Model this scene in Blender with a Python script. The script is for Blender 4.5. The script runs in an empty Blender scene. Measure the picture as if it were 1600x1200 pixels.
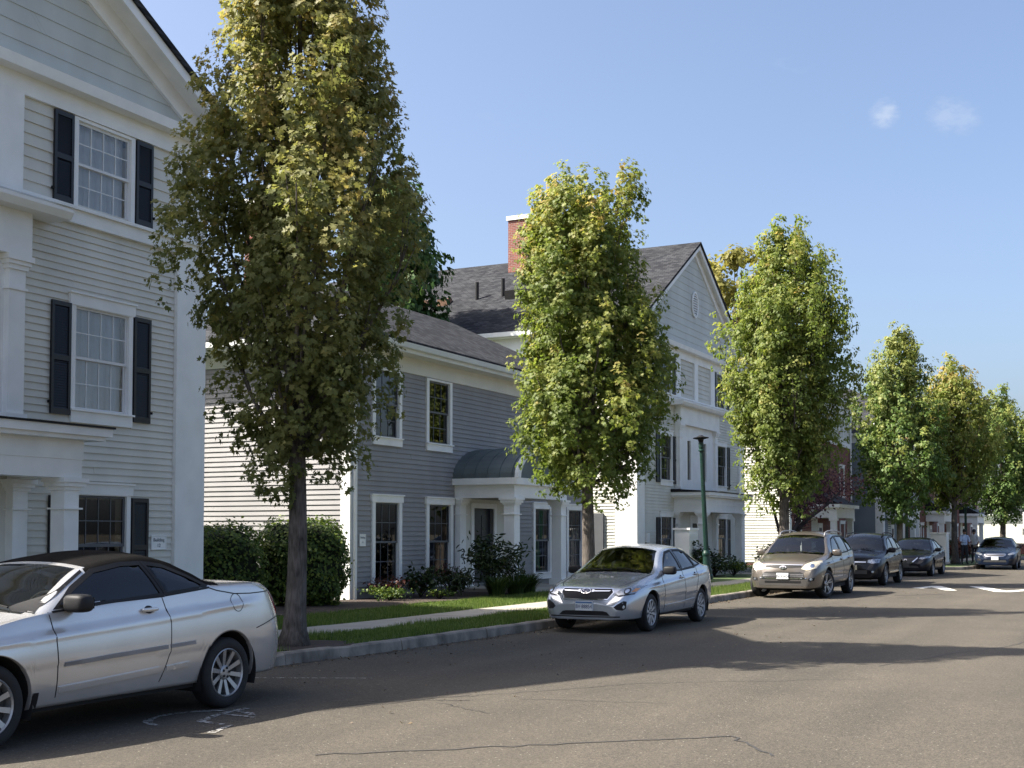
import bpy, bmesh, math, random
import numpy as np
from mathutils import Vector, Matrix
from mathutils.bvhtree import BVHTree
from mathutils.geometry import delaunay_2d_cdt
R=math.radians
scene=bpy.context.scene
# ------------------------------------------------------------------ camera, sky, sun, exposure
YAW=R(26.89); PITCH=R(2.5)
cam_d=bpy.data.cameras.new('camera'); cam=bpy.data.objects.new('camera',cam_d)
scene.collection.objects.link(cam)
cam.location=(0,0,1.65); cam.rotation_euler=(R(90)+PITCH,0,YAW)
cam_d.sensor_width=36; cam_d.lens=43.875; cam_d.shift_y=0.0930
cam_d.clip_start=.1; cam_d.clip_end=3000
scene.camera=cam
SUNV=Vector((.80,.49,-1.0)).normalized()          # the way the light travels
elev=math.asin(-SUNV.z); azim=math.atan2(-SUNV.x,-SUNV.y)
w=bpy.data.worlds.new('World'); scene.world=w; w.use_nodes=True
nt=w.node_tree; nt.nodes.clear()
out=nt.nodes.new('ShaderNodeOutputWorld'); bg=nt.nodes.new('ShaderNodeBackground')
sky=nt.nodes.new('ShaderNodeTexSky'); sky.sky_type='NISHITA'; sky.sun_disc=False
sky.sun_elevation=elev; sky.sun_rotation=azim
sky.air_density=.80; sky.dust_density=4.3; sky.ozone_density=2.0; sky.altitude=0
tc=nt.nodes.new('ShaderNodeTexCoord')
mp=nt.nodes.new('ShaderNodeMapping'); mp.inputs['Scale'].default_value=(1.0,1.0,2.6); mp.inputs['Location'].default_value=(.35,.1,.0)
nz=nt.nodes.new('ShaderNodeTexNoise'); nz.inputs['Scale'].default_value=5.2; nz.inputs['Detail'].default_value=7; nz.inputs['Roughness'].default_value=.62
rp=nt.nodes.new('ShaderNodeValToRGB'); rp.color_ramp.elements[0].position=.615; rp.color_ramp.elements[1].position=.82
rp.color_ramp.elements[0].color=(0,0,0,1); rp.color_ramp.elements[1].color=(.16,.16,.16,1)
mxs=nt.nodes.new('ShaderNodeMix'); mxs.data_type='RGBA'; mxs.inputs[7].default_value=(3.6,3.7,3.8,1)
L=nt.links.new
L(tc.outputs['Generated'],mp.inputs['Vector']); L(mp.outputs[0],nz.inputs['Vector']); L(nz.outputs[0],rp.inputs[0])
# two small wisps of cloud
n2=nt.nodes.new('ShaderNodeTexNoise'); n2.inputs['Scale'].default_value=95; n2.inputs['Detail'].default_value=6; n2.inputs['Roughness'].default_value=.65; m2=nt.nodes.new('ShaderNodeMapping'); m2.inputs['Scale'].default_value=(1,.6,2.2); m2.inputs['Rotation'].default_value=(0,.5,0); L(tc.outputs['Generated'],m2.inputs[0]); L(m2.outputs[0],n2.inputs['Vector'])
acc=rp.outputs[0]
for c_,r_,a_ in (((-0.166, 0.9361, 0.3101),.0175,.30),((-0.123, 0.9442, 0.3054),.023,.17),((-0.1123, 0.9469, 0.3013),.020,.14)):
    vd=nt.nodes.new('ShaderNodeVectorMath'); vd.operation='DISTANCE'; L(tc.outputs['Generated'],vd.inputs[0]); vd.inputs[1].default_value=c_
    mr=nt.nodes.new('ShaderNodeMapRange'); mr.inputs[1].default_value=0; mr.inputs[2].default_value=r_; mr.inputs[3].default_value=1.05; mr.inputs[4].default_value=0; L(vd.outputs['Value'],mr.inputs[0])
    mu=nt.nodes.new('ShaderNodeMath'); mu.operation='MULTIPLY'; L(mr.outputs[0],mu.inputs[0]); L(n2.outputs[0],mu.inputs[1])
    m3=nt.nodes.new('ShaderNodeMapRange'); m3.interpolation_type='SMOOTHSTEP'; m3.inputs[1].default_value=.14; m3.inputs[2].default_value=.52; m3.inputs[3].default_value=0; m3.inputs[4].default_value=a_; L(mu.outputs[0],m3.inputs[0])
    mxx=nt.nodes.new('ShaderNodeMath'); mxx.operation='MAXIMUM'; L(acc,mxx.inputs[0]); L(m3.outputs[0],mxx.inputs[1]); acc=mxx.outputs[0]
L(acc,mxs.inputs[0]); L(sky.outputs[0],mxs.inputs[6]); L(mxs.outputs[2],bg.inputs[0]); L(bg.outputs[0],out.inputs[0])
bg.inputs[1].default_value=.092
sd=bpy.data.lights.new('sun','SUN'); sd.energy=4.6; sd.angle=R(.53); sd.color=(1,.94,.84)
so=bpy.data.objects.new('sun',sd); scene.collection.objects.link(so)
so.rotation_euler=SUNV.to_track_quat('-Z','Y').to_euler(); so.location=(-30,-20,40)
vs=scene.view_settings; vs.view_transform='Standard'; vs.look='None'; vs.gamma=1; vs.exposure=1.6; vs.use_curve_mapping=False
# ------------------------------------------------------------------ helpers
rng=random.Random(7)
COL=scene.collection
ORG={}
def link(o,parent=None):
    COL.objects.link(o)
    if parent is not None: o.parent=parent
    return o
def tag(o,label=None,cat=None,group=None,kind=None):
    if label: o['label']=label
    if cat: o['category']=cat
    if group: o['group']=group
    if kind: o['kind']=kind
    return o
def thing(name,label,cat,loc=(0,0,0),rz=0,group=None):
    o=bpy.data.objects.new(name,None); o.empty_display_size=.2; link(o)
    o.location=loc; o.rotation_euler=(0,0,rz); tag(o,label,cat,group); ORG[o]=Vector(loc); return o
class MB:
    def __init__(s): s.v=[]; s.f=[]
    def box(s,x0,x1,y0,y1,z0,z1):
        i=len(s.v)
        s.v+=[(x0,y0,z0),(x1,y0,z0),(x1,y1,z0),(x0,y1,z0),(x0,y0,z1),(x1,y0,z1),(x1,y1,z1),(x0,y1,z1)]
        s.f+=[(i,i+3,i+2,i+1),(i+4,i+5,i+6,i+7),(i,i+1,i+5,i+4),(i+1,i+2,i+6,i+5),(i+2,i+3,i+7,i+6),(i+3,i,i+4,i+7)]
        return s
    def poly(s,pts):
        i=len(s.v); s.v+=[tuple(p) for p in pts]; s.f.append(tuple(range(i,i+len(pts)))); return s
    def prism(s,a,b):                # two matching loops
        i=len(s.v); n=len(a); s.v+=[tuple(p) for p in a]+[tuple(p) for p in b]
        s.f.append(tuple(range(i+n-1,i-1,-1))); s.f.append(tuple(range(i+n,i+2*n)))
        for k in range(n):
            j=(k+1)%n; s.f.append((i+k,i+j,i+n+j,i+n+k))
        return s
    def exy(s,pts,z0,z1): return s.prism([(x,y,z0) for x,y in pts],[(x,y,z1) for x,y in pts])
    def eyz(s,pts,x0,x1): return s.prism([(x0,y,z) for y,z in pts],[(x1,y,z) for y,z in pts])
    def exz(s,pts,y0,y1): return s.prism([(x,y1,z) for x,z in pts],[(x,y0,z) for x,z in pts])
    def tube(s,pts,rad,n=6,cap=True):
        i0=len(s.v); m=len(pts)
        if not hasattr(rad,'__len__'): rad=[rad]*m
        up=Vector((0.123,0.31,.94))
        for k,p in enumerate(pts):
            p=Vector(p); q=Vector(pts[min(k+1,m-1)])-Vector(pts[max(k-1,0)])
            if q.length<1e-9: q=Vector((0,0,1))
            q.normalize(); a=q.cross(up)
            if a.length<.05: a=q.cross(Vector((1,0,0)))
            a.normalize(); b=q.cross(a)
            for j in range(n):
                t=2*math.pi*j/n; s.v.append(tuple(p+(a*math.cos(t)+b*math.sin(t))*rad[k]))
        for k in range(m-1):
            for j in range(n):
                j2=(j+1)%n; s.f.append((i0+k*n+j,i0+(k+1)*n+j,i0+(k+1)*n+j2,i0+k*n+j2))
        if cap:
            s.f.append(tuple(i0+j for j in range(n))); s.f.append(tuple(i0+(m-1)*n+j for j in range(n-1,-1,-1)))
        return s
    def lathe(s,prof,n=24,c=(0,0,0),axis='z'):
        i0=len(s.v); m=len(prof)
        for r,h in prof:
            for j in range(n):
                t=2*math.pi*j/n; a,b=r*math.cos(t),r*math.sin(t)
                p=(a,b,h) if axis=='z' else (a,h,b)
                s.v.append((p[0]+c[0],p[1]+c[1],p[2]+c[2]))
        for k in range(m-1):
            for j in range(n):
                j2=(j+1)%n
                q=(i0+k*n+j,i0+k*n+j2,i0+(k+1)*n+j2,i0+(k+1)*n+j)
                s.f.append(q if axis=='z' else q[::-1])
        return s
    def mesh(s,name,mat,smooth=False):
        me=bpy.data.meshes.new(name); me.from_pydata(s.v,[],s.f)
        if mat is not None: me.materials.append(mat)
        if smooth: me.shade_smooth()
        me.update(); return me
    def build(s,name,mat,parent=None,smooth=False,local=False,fix=True):
        """vertices are in world space; they are moved to the space of the thing's root"""
        o=bpy.data.objects.new(name,None) if not s.v else None
        root=parent
        while root is not None and root.parent is not None: root=root.parent
        if root is not None and not local and root in ORG:
            c=ORG[root]; s.v=[(x-c.x,y-c.y,z-c.z) for x,y,z in s.v]
        me=s.mesh(name,mat,smooth)
        if fix:
            bm=bmesh.new(); bm.from_mesh(me); bmesh.ops.recalc_face_normals(bm,faces=bm.faces); bm.to_mesh(me); bm.free()
        o=bpy.data.objects.new(name,me); link(o,parent); return o
def bxo(name,mat,parent,*b): return MB().box(*b).build(name,mat,parent)
def struct(o): o['kind']='structure'; return o
# ------------------------------------------------------------------ materials
MATS={}
def nodes(m):
    m.use_nodes=True; n=m.node_tree.nodes; return n,m.node_tree.links,n['Principled BSDF']
def mat(name,col,rough=.7,var=.12,vs_=3.0,bump=0.0,bs=40,metal=0,coat=0,spec=.5,streak=0,detail=4):
    m=bpy.data.materials.new(name); n,l,p=nodes(m); MATS[name]=m
    p.inputs['Base Color'].default_value=(*col,1); p.inputs['Roughness'].default_value=rough
    p.inputs['Metallic'].default_value=metal; p.inputs['Coat Weight'].default_value=coat; p.inputs['Coat Roughness'].default_value=.04
    p.inputs['Specular IOR Level'].default_value=spec
    g=n.new('ShaderNodeNewGeometry')
    if var:
        t=n.new('ShaderNodeTexNoise'); t.inputs['Scale'].default_value=vs_; t.inputs['Detail'].default_value=detail
        if streak:
            mp=n.new('ShaderNodeMapping'); mp.inputs['Scale'].default_value=(1,1,streak); l.new(g.outputs['Position'],mp.inputs[0]); l.new(mp.outputs[0],t.inputs['Vector'])
        else: l.new(g.outputs['Position'],t.inputs['Vector'])
        r=n.new('ShaderNodeValToRGB'); e=r.color_ramp.elements; e[0].position=.3; e[1].position=.7
        e[0].color=(*[c*(1-var) for c in col],1); e[1].color=(*[min(1,c*(1+var)) for c in col],1)
        l.new(t.outputs[0],r.inputs[0]); l.new(r.outputs[0],p.inputs['Base Color'])
    if bump:
        t=n.new('ShaderNodeTexNoise'); t.inputs['Scale'].default_value=bs; t.inputs['Detail'].default_value=3; l.new(g.outputs['Position'],t.inputs['Vector'])
        b=n.new('ShaderNodeBump'); b.inputs['Strength'].default_value=bump; b.inputs['Distance'].default_value=.01
        l.new(t.outputs[0],b.inputs['Height']); l.new(b.outputs[0],p.inputs['Normal'])
    return m
def siding(name,col):
    m=mat(name,col,.62,.10,1.3,.12,60,streak=.5); return m
M_sidA=siding('siding_pale_grey_green',(.66,.645,.58))
M_gabA=siding('gable_board_paint',(.52,.54,.505))
M_sidB=siding('siding_slate_grey',(.272,.266,.268))
M_sidC=siding('siding_cream_grey',(.60,.59,.52))
M_sidF=siding('siding_blue_grey',(.20,.235,.27))
M_white=mat('white_trim_paint',(.84,.84,.82),.5,.06,2.2,.05,50)
M_cream=mat('cream_trim_paint',(.70,.69,.63),.55,.06,1.5)
M_shut=mat('shutter_black',(.008,.009,.012),.45,.2,5)
M_room=mat('room_dark',(.05,.048,.045),.9,.2,2)
M_blind=mat('window_blind',(.82,.83,.84),.8,.05,4)
M_curt=mat('window_curtain',(.13,.13,.135),.9,.25,6,streak=.15)
M_sash=mat('sash_grey',(.10,.105,.115),.5,.1)
M_sashw=mat('sash_white',(.72,.73,.73),.45,.05)
M_door=mat('door_dark_blue_black',(.016,.02,.028),.4,.1)
M_copper=mat('copper_green_grey',(.105,.130,.132),.55,.22,1.8,.05,30)
M_metal=mat('galvanised_metal',(.45,.46,.47),.4,.1,metal=.6)
M_gutter=mat('gutter_white',(.66,.68,.66),.4,.05)
M_black=mat('black_plastic',(.012,.012,.013),.55,.1,spec=.25)
M_green=mat('lamp_post_green',(.009,.036,.027),.4,.15,6)
M_ventb=mat('roof_vent_brown',(.16,.085,.05),.6,.15)
M_found=mat('foundation_concrete',(.24,.235,.225),.85,.15,3,.2,30)
def shingle(name,axis):
    m=bpy.data.materials.new(name); n,l,p=nodes(m)
    g=n.new('ShaderNodeNewGeometry'); sx=n.new('ShaderNodeSeparateXYZ'); cx=n.new('ShaderNodeCombineXYZ')
    l.new(g.outputs['Position'],sx.inputs[0]); l.new(sx.outputs[axis],cx.inputs[0])
    mu=n.new('ShaderNodeMath'); mu.operation='MULTIPLY'; mu.inputs[1].default_value=2.05; l.new(sx.outputs[2],mu.inputs[0]); l.new(mu.outputs[0],cx.inputs[1])
    b=n.new('ShaderNodeTexBrick'); l.new(cx.outputs[0],b.inputs['Vector']); b.inputs['Scale'].default_value=1
    b.inputs['Brick Width'].default_value=.24; b.inputs['Row Height'].default_value=.14; b.inputs['Mortar Size'].default_value=.010
    b.inputs['Color1'].default_value=(.022,.024,.030,1); b.inputs['Color2'].default_value=(.070,.073,.080,1); b.inputs['Mortar'].default_value=(.014,.014,.016,1); b.inputs['Bias'].default_value=-.1
    t=n.new('ShaderNodeTexNoise'); t.inputs['Scale'].default_value=1.1; t.inputs['Detail'].default_value=5; l.new(g.outputs['Position'],t.inputs['Vector'])
    mx=n.new('ShaderNodeMix'); mx.data_type='RGBA'; mx.blend_type='MULTIPLY'; mx.inputs[0].default_value=.6
    l.new(b.outputs[0],mx.inputs[6]); l.new(t.outputs[0],mx.inputs[7])
    br=n.new('ShaderNodeBrightContrast'); br.inputs[1].default_value=.004; l.new(mx.outputs[2],br.inputs[0]); l.new(br.outputs[0],p.inputs['Base Color'])
    bu=n.new('ShaderNodeBump'); bu.inputs['Strength'].default_value=.9; bu.inputs['Distance'].default_value=.012; l.new(b.outputs[1],bu.inputs['Height']); bu.invert=True
    l.new(bu.outputs[0],p.inputs['Normal']); p.inputs['Roughness'].default_value=.92; p.inputs['Specular IOR Level'].default_value=.15
    return m
M_rx=shingle('asphalt_shingle_x',0); M_ry=shingle('asphalt_shingle_y',1)
def brickmat(name,axes=(1,2)):
    m=bpy.data.materials.new(name); n,l,p=nodes(m)
    g=n.new('ShaderNodeNewGeometry'); sx=n.new('ShaderNodeSeparateXYZ'); cx=n.new('ShaderNodeCombineXYZ'); ad=n.new('ShaderNodeMath')
    l.new(g.outputs['Position'],sx.inputs[0]); l.new(sx.outputs[0],ad.inputs[0]); l.new(sx.outputs[1],ad.inputs[1]); l.new(ad.outputs[0],cx.inputs[0]); l.new(sx.outputs[2],cx.inputs[1])
    b=n.new('ShaderNodeTexBrick'); l.new(cx.outputs[0],b.inputs['Vector']); b.inputs['Scale'].default_value=1
    b.inputs['Brick Width'].default_value=.21; b.inputs['Row Height'].default_value=.072; b.inputs['Mortar Size'].default_value=.007
    b.inputs['Color1'].default_value=(.25,.068,.045,1); b.inputs['Color2'].default_value=(.16,.045,.034,1); b.inputs['Mortar'].default_value=(.28,.24,.21,1)
    l.new(b.outputs[0],p.inputs['Base Color']); bu=n.new('ShaderNodeBump'); bu.invert=True; bu.inputs['Distance'].default_value=.01; l.new(b.outputs[1],bu.inputs['Height']); l.new(bu.outputs[0],p.inputs['Normal'])
    p.inputs['Roughness'].default_value=.85
    return m
M_brick=brickmat('red_brick')
def glassmat(name,tint,refl=1.0,rough=.015,body=(.02,.025,.03),bodyfac=0.0):
    m=bpy.data.materials.new(name); n,l,p=nodes(m); o=n['Material Output']
    tr=n.new('ShaderNodeBsdfTransparent'); tr.inputs[0].default_value=(*tint,1)
    gl=n.new('ShaderNodeBsdfGlossy'); gl.inputs['Roughness'].default_value=rough
    lw=n.new('ShaderNodeFresnel'); lw.inputs['IOR'].default_value=1.55
    mu=n.new('ShaderNodeMath'); mu.operation='MULTIPLY'; mu.inputs[1].default_value=refl; mu.use_clamp=True; l.new(lw.outputs[0],mu.inputs[0])
    mx=n.new('ShaderNodeMixShader'); l.new(mu.outputs[0],mx.inputs[0])
    if bodyfac:
        df=n.new('ShaderNodeBsdfDiffuse'); df.inputs[0].default_value=(*body,1); m2=n.new('ShaderNodeMixShader'); m2.inputs[0].default_value=bodyfac
        l.new(tr.outputs[0],m2.inputs[1]); l.new(df.outputs[0],m2.inputs[2]); l.new(m2.outputs[0],mx.inputs[1])
    else: l.new(tr.outputs[0],mx.inputs[1])
    l.new(gl.outputs[0],mx.inputs[2]); l.new(mx.outputs[0],o.inputs[0]); return m
M_glass=glassmat('window_glass',(.86,.89,.92),1.6)
M_glassd=glassmat('window_glass_dark',(.30,.32,.34),1.3)
# ------------------------------------------------------------------ ground, road, kerb, pavement
def asphalt():
    m=bpy.data.materials.new('asphalt'); n,l,p=nodes(m); g=n.new('ShaderNodeNewGeometry')
    t=n.new('ShaderNodeTexNoise'); t.inputs['Scale'].default_value=.55; t.inputs['Detail'].default_value=8; t.inputs['Roughness'].default_value=.65; l.new(g.outputs['Position'],t.inputs['Vector'])
    r=n.new('ShaderNodeValToRGB'); e=r.color_ramp.elements; e[0].position=.3; e[1].position=.72; e[0].color=(.056,.050,.0415,1); e[1].color=(.098,.086,.069,1)
    tl=n.new('ShaderNodeTexNoise'); tl.inputs['Scale'].default_value=1.0; tl.inputs['Detail'].default_value=5; ml=n.new('ShaderNodeMapping'); ml.inputs['Scale'].default_value=(1.1,.10,1); l.new(g.outputs['Position'],ml.inputs[0]); l.new(ml.outputs[0],tl.inputs['Vector'])
    av=n.new('ShaderNodeMath'); av.operation='MULTIPLY_ADD'; av.inputs[1].default_value=.55; hv=n.new('ShaderNodeMath'); hv.operation='MULTIPLY'; hv.inputs[1].default_value=.45; l.new(t.outputs[0],hv.inputs[0]); l.new(tl.outputs[0],av.inputs[0]); l.new(hv.outputs[0],av.inputs[2]); l.new(av.outputs[0],r.inputs[0])
    s=n.new('ShaderNodeTexVoronoi'); s.inputs['Scale'].default_value=75; l.new(g.outputs['Position'],s.inputs['Vector'])
    r2=n.new('ShaderNodeValToRGB'); e=r2.color_ramp.elements; e[0].position=0; e[1].position=1; e[0].color=(.48,.48,.48,1); e[1].color=(1.42,1.40,1.35,1); l.new(s.outputs['Color'],r2.inputs[0])
    mx=n.new('ShaderNodeMix'); mx.data_type='RGBA'; mx.blend_type='MULTIPLY'; mx.inputs[0].default_value=.9; l.new(r.outputs[0],mx.inputs[6]); l.new(r2.outputs[0],mx.inputs[7])
    # sparse pale stones
    v=n.new('ShaderNodeTexVoronoi'); v.inputs['Scale'].default_value=17; l.new(g.outputs['Position'],v.inputs['Vector'])
    r3=n.new('ShaderNodeValToRGB'); e=r3.color_ramp.elements; e[0].position=.0; e[0].color=(1,1,1,1); e[1].position=.16; e[1].color=(0,0,0,1); l.new(v.outputs[0],r3.inputs[0])
    sp=n.new('ShaderNodeMix'); sp.data_type='RGBA'; sp.inputs[7].default_value=(.34,.32,.27,1); l.new(mx.outputs[2],sp.inputs[6])
    mm=n.new('ShaderNodeMath'); mm.operation='MULTIPLY'; sc=n.new('ShaderNodeSeparateColor'); l.new(v.outputs['Color'],sc.inputs[0])
    gt=n.new('ShaderNodeMath'); gt.operation='GREATER_THAN'; gt.inputs[1].default_value=.55; l.new(sc.outputs[0],gt.inputs[0]); l.new(gt.outputs[0],mm.inputs[0]); l.new(r3.outputs[0],mm.inputs[1])
    l.new(mm.outputs[0],sp.inputs[0]); l.new(sp.outputs[2],p.inputs['Base Color'])
    b=n.new('ShaderNodeBump'); b.inputs['Strength'].default_value=.5; b.inputs['Distance'].default_value=.006; l.new(s.outputs[0],b.inputs['Height']); l.new(b.outputs[0],p.inputs['Normal'])
    p.inputs['Roughness'].default_value=.9; p.inputs['Specular IOR Level'].default_value=.25
    return m
M_asph=asphalt()
M_soil=mat('earth',(.07,.06,.04),.95,.3,.5)
M_lawn=mat('lawn_green',(.055,.085,.022),.95,.35,1.6,.4,60)
M_mulch=mat('bark_mulch',(.045,.030,.022),.95,.5,22,.8,50)
M_conc=mat('pavement_concrete',(.33,.30,.25),.85,.12,1.5,.15,60)
M_kerb=mat('kerb_concrete',(.19,.168,.14),.88,.62,3.4,.5,24,detail=10,streak=.6)
M_line=mat('road_paint',(.66,.64,.58),.7,.16,9)
M_lineold=mat('worn_road_paint',(.30,.29,.27),.8,.35,14)
def worn(m,k):
    n=m.node_tree.nodes; l=m.node_tree.links; o=n['Material Output']; p=n['Principled BSDF']; g=n.new('ShaderNodeNewGeometry'); t=n.new('ShaderNodeTexNoise'); t.inputs['Scale'].default_value=16; t.inputs['Detail'].default_value=7; t.inputs['Roughness'].default_value=.7; l.new(g.outputs['Position'],t.inputs['Vector'])
    r=n.new('ShaderNodeValToRGB'); e=r.color_ramp.elements; e[0].position=k; e[1].position=k+.10; l.new(t.outputs[0],r.inputs[0]); tr=n.new('ShaderNodeBsdfTransparent'); mx=n.new('ShaderNodeMixShader'); l.new(r.outputs[0],mx.inputs[0]); l.new(tr.outputs[0],mx.inputs[1]); l.new(p.outputs[0],mx.inputs[2]); l.new(mx.outputs[0],o.inputs[0])
worn(M_lineold,.44); worn(M_line,.34)
M_crack=mat('crack_sealer',(.040,.037,.034),.6,.2,8)
struct(MB().poly([(-1500,-1500,-.03),(1500,-1500,-.03),(1500,1500,-.03),(-1500,1500,-.03)]).build('ground',M_soil))
KP=[(-9.95,-16),(-9.95,0),(-9.95,8),(-9.9,11),(-9.7,12.7),(-9.48,15),(-9.32,19),(-9.28,27),(-9.28,50),(-8.9,57),(-8.2,59.4),(-7.4,60.3),(-7.2,62),(-7.3,76),(-6.8,110),(-5.5,160)]
def kx(y):
    for (x0,y0),(x1,y1) in zip(KP,KP[1:]):
        if y<=y1: return x0+(x1-x0)*max(0,(y-y0))/(y1-y0)
    return KP[-1][0]
ys=sorted(set([y for _,y in KP]+[float(v) for v in range(-16,160,4)]))
rd=MB()
for a,b in zip(ys,ys[1:]): rd.poly([(kx(a)+.02,a,0),(9.5,a,0),(9.5,b,0),(kx(b)+.02,b,0)])
struct(rd.build('road',M_asph))
lw=MB()
for a,b in zip(ys,ys[1:]): lw.poly([(-70,a,.135),(kx(a)-.12,a,.135),(kx(b)-.12,b,.135),(-70,b,.135)])
lawn=struct(lw.build('lawn',M_lawn))
kerb=bpy.data.objects.new('kerb',None); link(kerb); struct(kerb); ORG[kerb]=Vector((0,0,0))
y=-16.0
KR=random.Random(3)
def kh(y): return .15 if y>12.75 or y<7.2 else (.03 if 8.0<y<12.05 else (.03+.12*(y-12.05)/.7 if y>12 else .15-.12*(y-7.2)/.8))
while y<110:
    y1=y+(2.4 if y<100 else 10); ysub=[y+.006]+[q for q in np.arange(math.ceil(y/.35)*.35,y1,.35) if y+.05<q<y1-.05]+[y1-.006]
    b=MB(); n=0
    for q in ysub:
        x=kx(q); hh=kh(q)+KR.uniform(-.006,.005); jx=KR.uniform(-.010,.010)
        b.v+=[(x-.15,q,-.02),(x-.15,q,hh),(x+jx-.025,q,hh),(x+jx,q,hh-.022),(x+.02+jx,q,-.02)]; n+=1
    for k in range(n-1):
        for j in range(4): b.f.append((k*5+j,k*5+j+1,(k+1)*5+j+1,(k+1)*5+j))
    b.f.append((0,1,2,3,4)); b.f.append(tuple((n-1)*5+j for j in (4,3,2,1,0)))
    b.build('kerb_stone',M_kerb,kerb); y=y1
MB().prism([(-9.98,8.0,.02),(-9.85,12.05,.02),(-11.4,12.6,.10),(-11.5,7.4,.10)],[(-9.98,8.0,.034),(-9.85,12.05,.034),(-11.4,12.6,.142),(-11.5,7.4,.142)]).build('kerb_ramp',M_conc,kerb)
walk=bpy.data.objects.new('pavement',None); link(walk); struct(walk); ORG[walk]=Vector((0,0,0))
y=-4.0
while y<90:
    y1=y+1.5; o=-1.55
    MB().exy([(kx(y)+o-1.1,y+.01),(kx(y)+o,y+.01),(kx(y1)+o,y1-.01),(kx(y1)+o-1.1,y1-.01)],.10,.147+rng.uniform(-.003,.003)).build('slab',M_conc,walk); y=y1
for (ya,yb,xe) in ((29.2,30.9,-14.2),(45.7,47.4,-14.2),(10.0,11.7,-13.6)):
    x=kx(ya)-2.67
    while x>xe+.3:
        x1=max(xe,x-1.4); MB().box(x1+.008,x-.008,ya,yb,.10,.149).build('slab',M_conc,walk); x=x1
beds=[(-16.3,-13.9,18.6,28.9),(-16.3,-13.9,31.3,37.5),(-15.7,-13.7,39.7,43.6),(-15.7,-13.7,49.4,57.5)]
for i,(x0,x1,y0,y1) in enumerate(beds):
    pts=[]; n=14
    for k in range(n+1): pts.append((x1+.16*math.sin(k*1.7+i)+.1*math.sin(k*.6),y0+(y1-y0)*k/n))
    struct(MB().exy([(x0,y1),(x0,y0)]+pts,.10,.155).build('mulch_bed',M_mulch))
for (cx,cy,r_) in ((-10.25,13.76,.75),(-10.2,23.8,.7),(-10.2,38.3,.7)):
    struct(MB().exy([(cx+r_*(.8+.12*math.sin(3*a))*math.cos(a),cy+1.25*r_*(1+.1*math.sin(2*a+1))*math.sin(a)) for a in np.linspace(0,2*math.pi,18)[:-1]],.10,.150).build('tree_pit',M_mulch))
# painted marks and cracks
def sheet(name,polys,m,z=.005):
    b=MB()
    for p in polys: b.poly([(x,y,z) for x,y in p])
    o=b.build(name,m); return struct(o)
def ribbon(pts,wd):
    out=[]
    P=[Vector(p) for p in pts]
    nn=[]
    for k in range(len(P)):
        t=(P[min(k+1,len(P)-1)]-P[max(k-1,0)]).normalized(); nn.append(Vector((-t.y,t.x)))
    for k in range(len(P)-1):
        w0=wd if not hasattr(wd,'__len__') else wd[k]; w1=wd if not hasattr(wd,'__len__') else wd[k+1]
        out.append([P[k]-nn[k]*w0/2,P[k]+nn[k]*w0/2,P[k+1]+nn[k+1]*w1/2,P[k+1]-nn[k+1]*w1/2])
    return out
sheet('hump_chevron_marking',[[(-6.35,39.2),(-6.05,41.2),(-5.75,41.2),(-4.9,38.2),(-5.25,38.2),(-5.9,40.2),(-6.0,39.2)]],M_line)
sheet('hump_chevron_marking',[[(-4.95,41.4),(-4.55,41.4),(-3.62,38.7),(-2.75,41.2),(-2.3,41.2),(-3.45,37.9),(-3.85,37.9)]],M_line)
sheet('parking_line_marking',ribbon([(-9.3,11.4),(-8.4,11.82),(-7.9,12.05)],.045),M_lineold)
# worn accessible-parking symbol (wheel arc, seat and legs)
sy=[]
cx,cy=-7.55,8.75
sy+=ribbon([(cx+.42*math.cos(a),cy+.50*math.sin(a)) for a in np.linspace(.5,4.6,14)],[.07,.05,.09,.06,.03,.08,.09,.05,.08,.04,.07,.09,.06,.05])
sy+=ribbon([(cx-.05,cy+.7),(cx-.02,cy+.25),(cx+.12,cy-.15),(cx+.5,cy-.2),(cx+.62,cy-.6)],[.09,.07,.1,.05,.08])
sy+=ribbon([(cx-.02,cy+.3),(cx+.35,cy+.28)],.06)
sheet('accessible_parking_symbol',sy,M_lineold,.006)
def wig(a,b,n,amp,seed):
    r=random.Random(seed); return [(a[0]+(b[0]-a[0])*k/n+(r.uniform(-amp,amp) if 0<k<n else 0),a[1]+(b[1]-a[1])*k/n+(r.uniform(-amp,amp) if 0<k<n else 0)) for k in range(n+1)]
cr=[]
for a,b,n,am,sd_,wd in (((-5.55,7.7),(-3.05,9.95),22,.035,1,.026),((-3.05,9.95),(-2.5,9.2),9,.03,2,.026),
    ((-7.0,9.9),(-5.0,13.0),24,.06,4,.013),((-6.2,10.6),(-5.4,10.2),12,.04,5,.012),((-5.6,11.2),(-4.2,11.6),16,.05,6,.012),((-5.0,13.0),(-2.8,14.6),20,.05,7,.011),
    ((-6.0,34.5),(-4.9,35.6),6,.05,11,.10),((-7.2,10.2),(-6.0,10.9),8,.09,14,.02),((-6.9,9.9),(-6.2,11.3),8,.07,15,.016),((-3.0,16),(-1.2,22),12,.12,16,.015)):
    cr+=ribbon(wig(a,b,n,am,sd_),wd)
sheet('road_crack',cr,M_crack,.004)
mh=thing('manhole_cover','round dark iron manhole cover set in the road at the bottom edge','manhole cover',(-4.35,6.95,0))
MB().lathe([(.0,.012),(.30,.012),(.33,.006),(.36,.004)],28,(-4.35,6.95,0)).build('cover',M_crack,mh)
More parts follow.
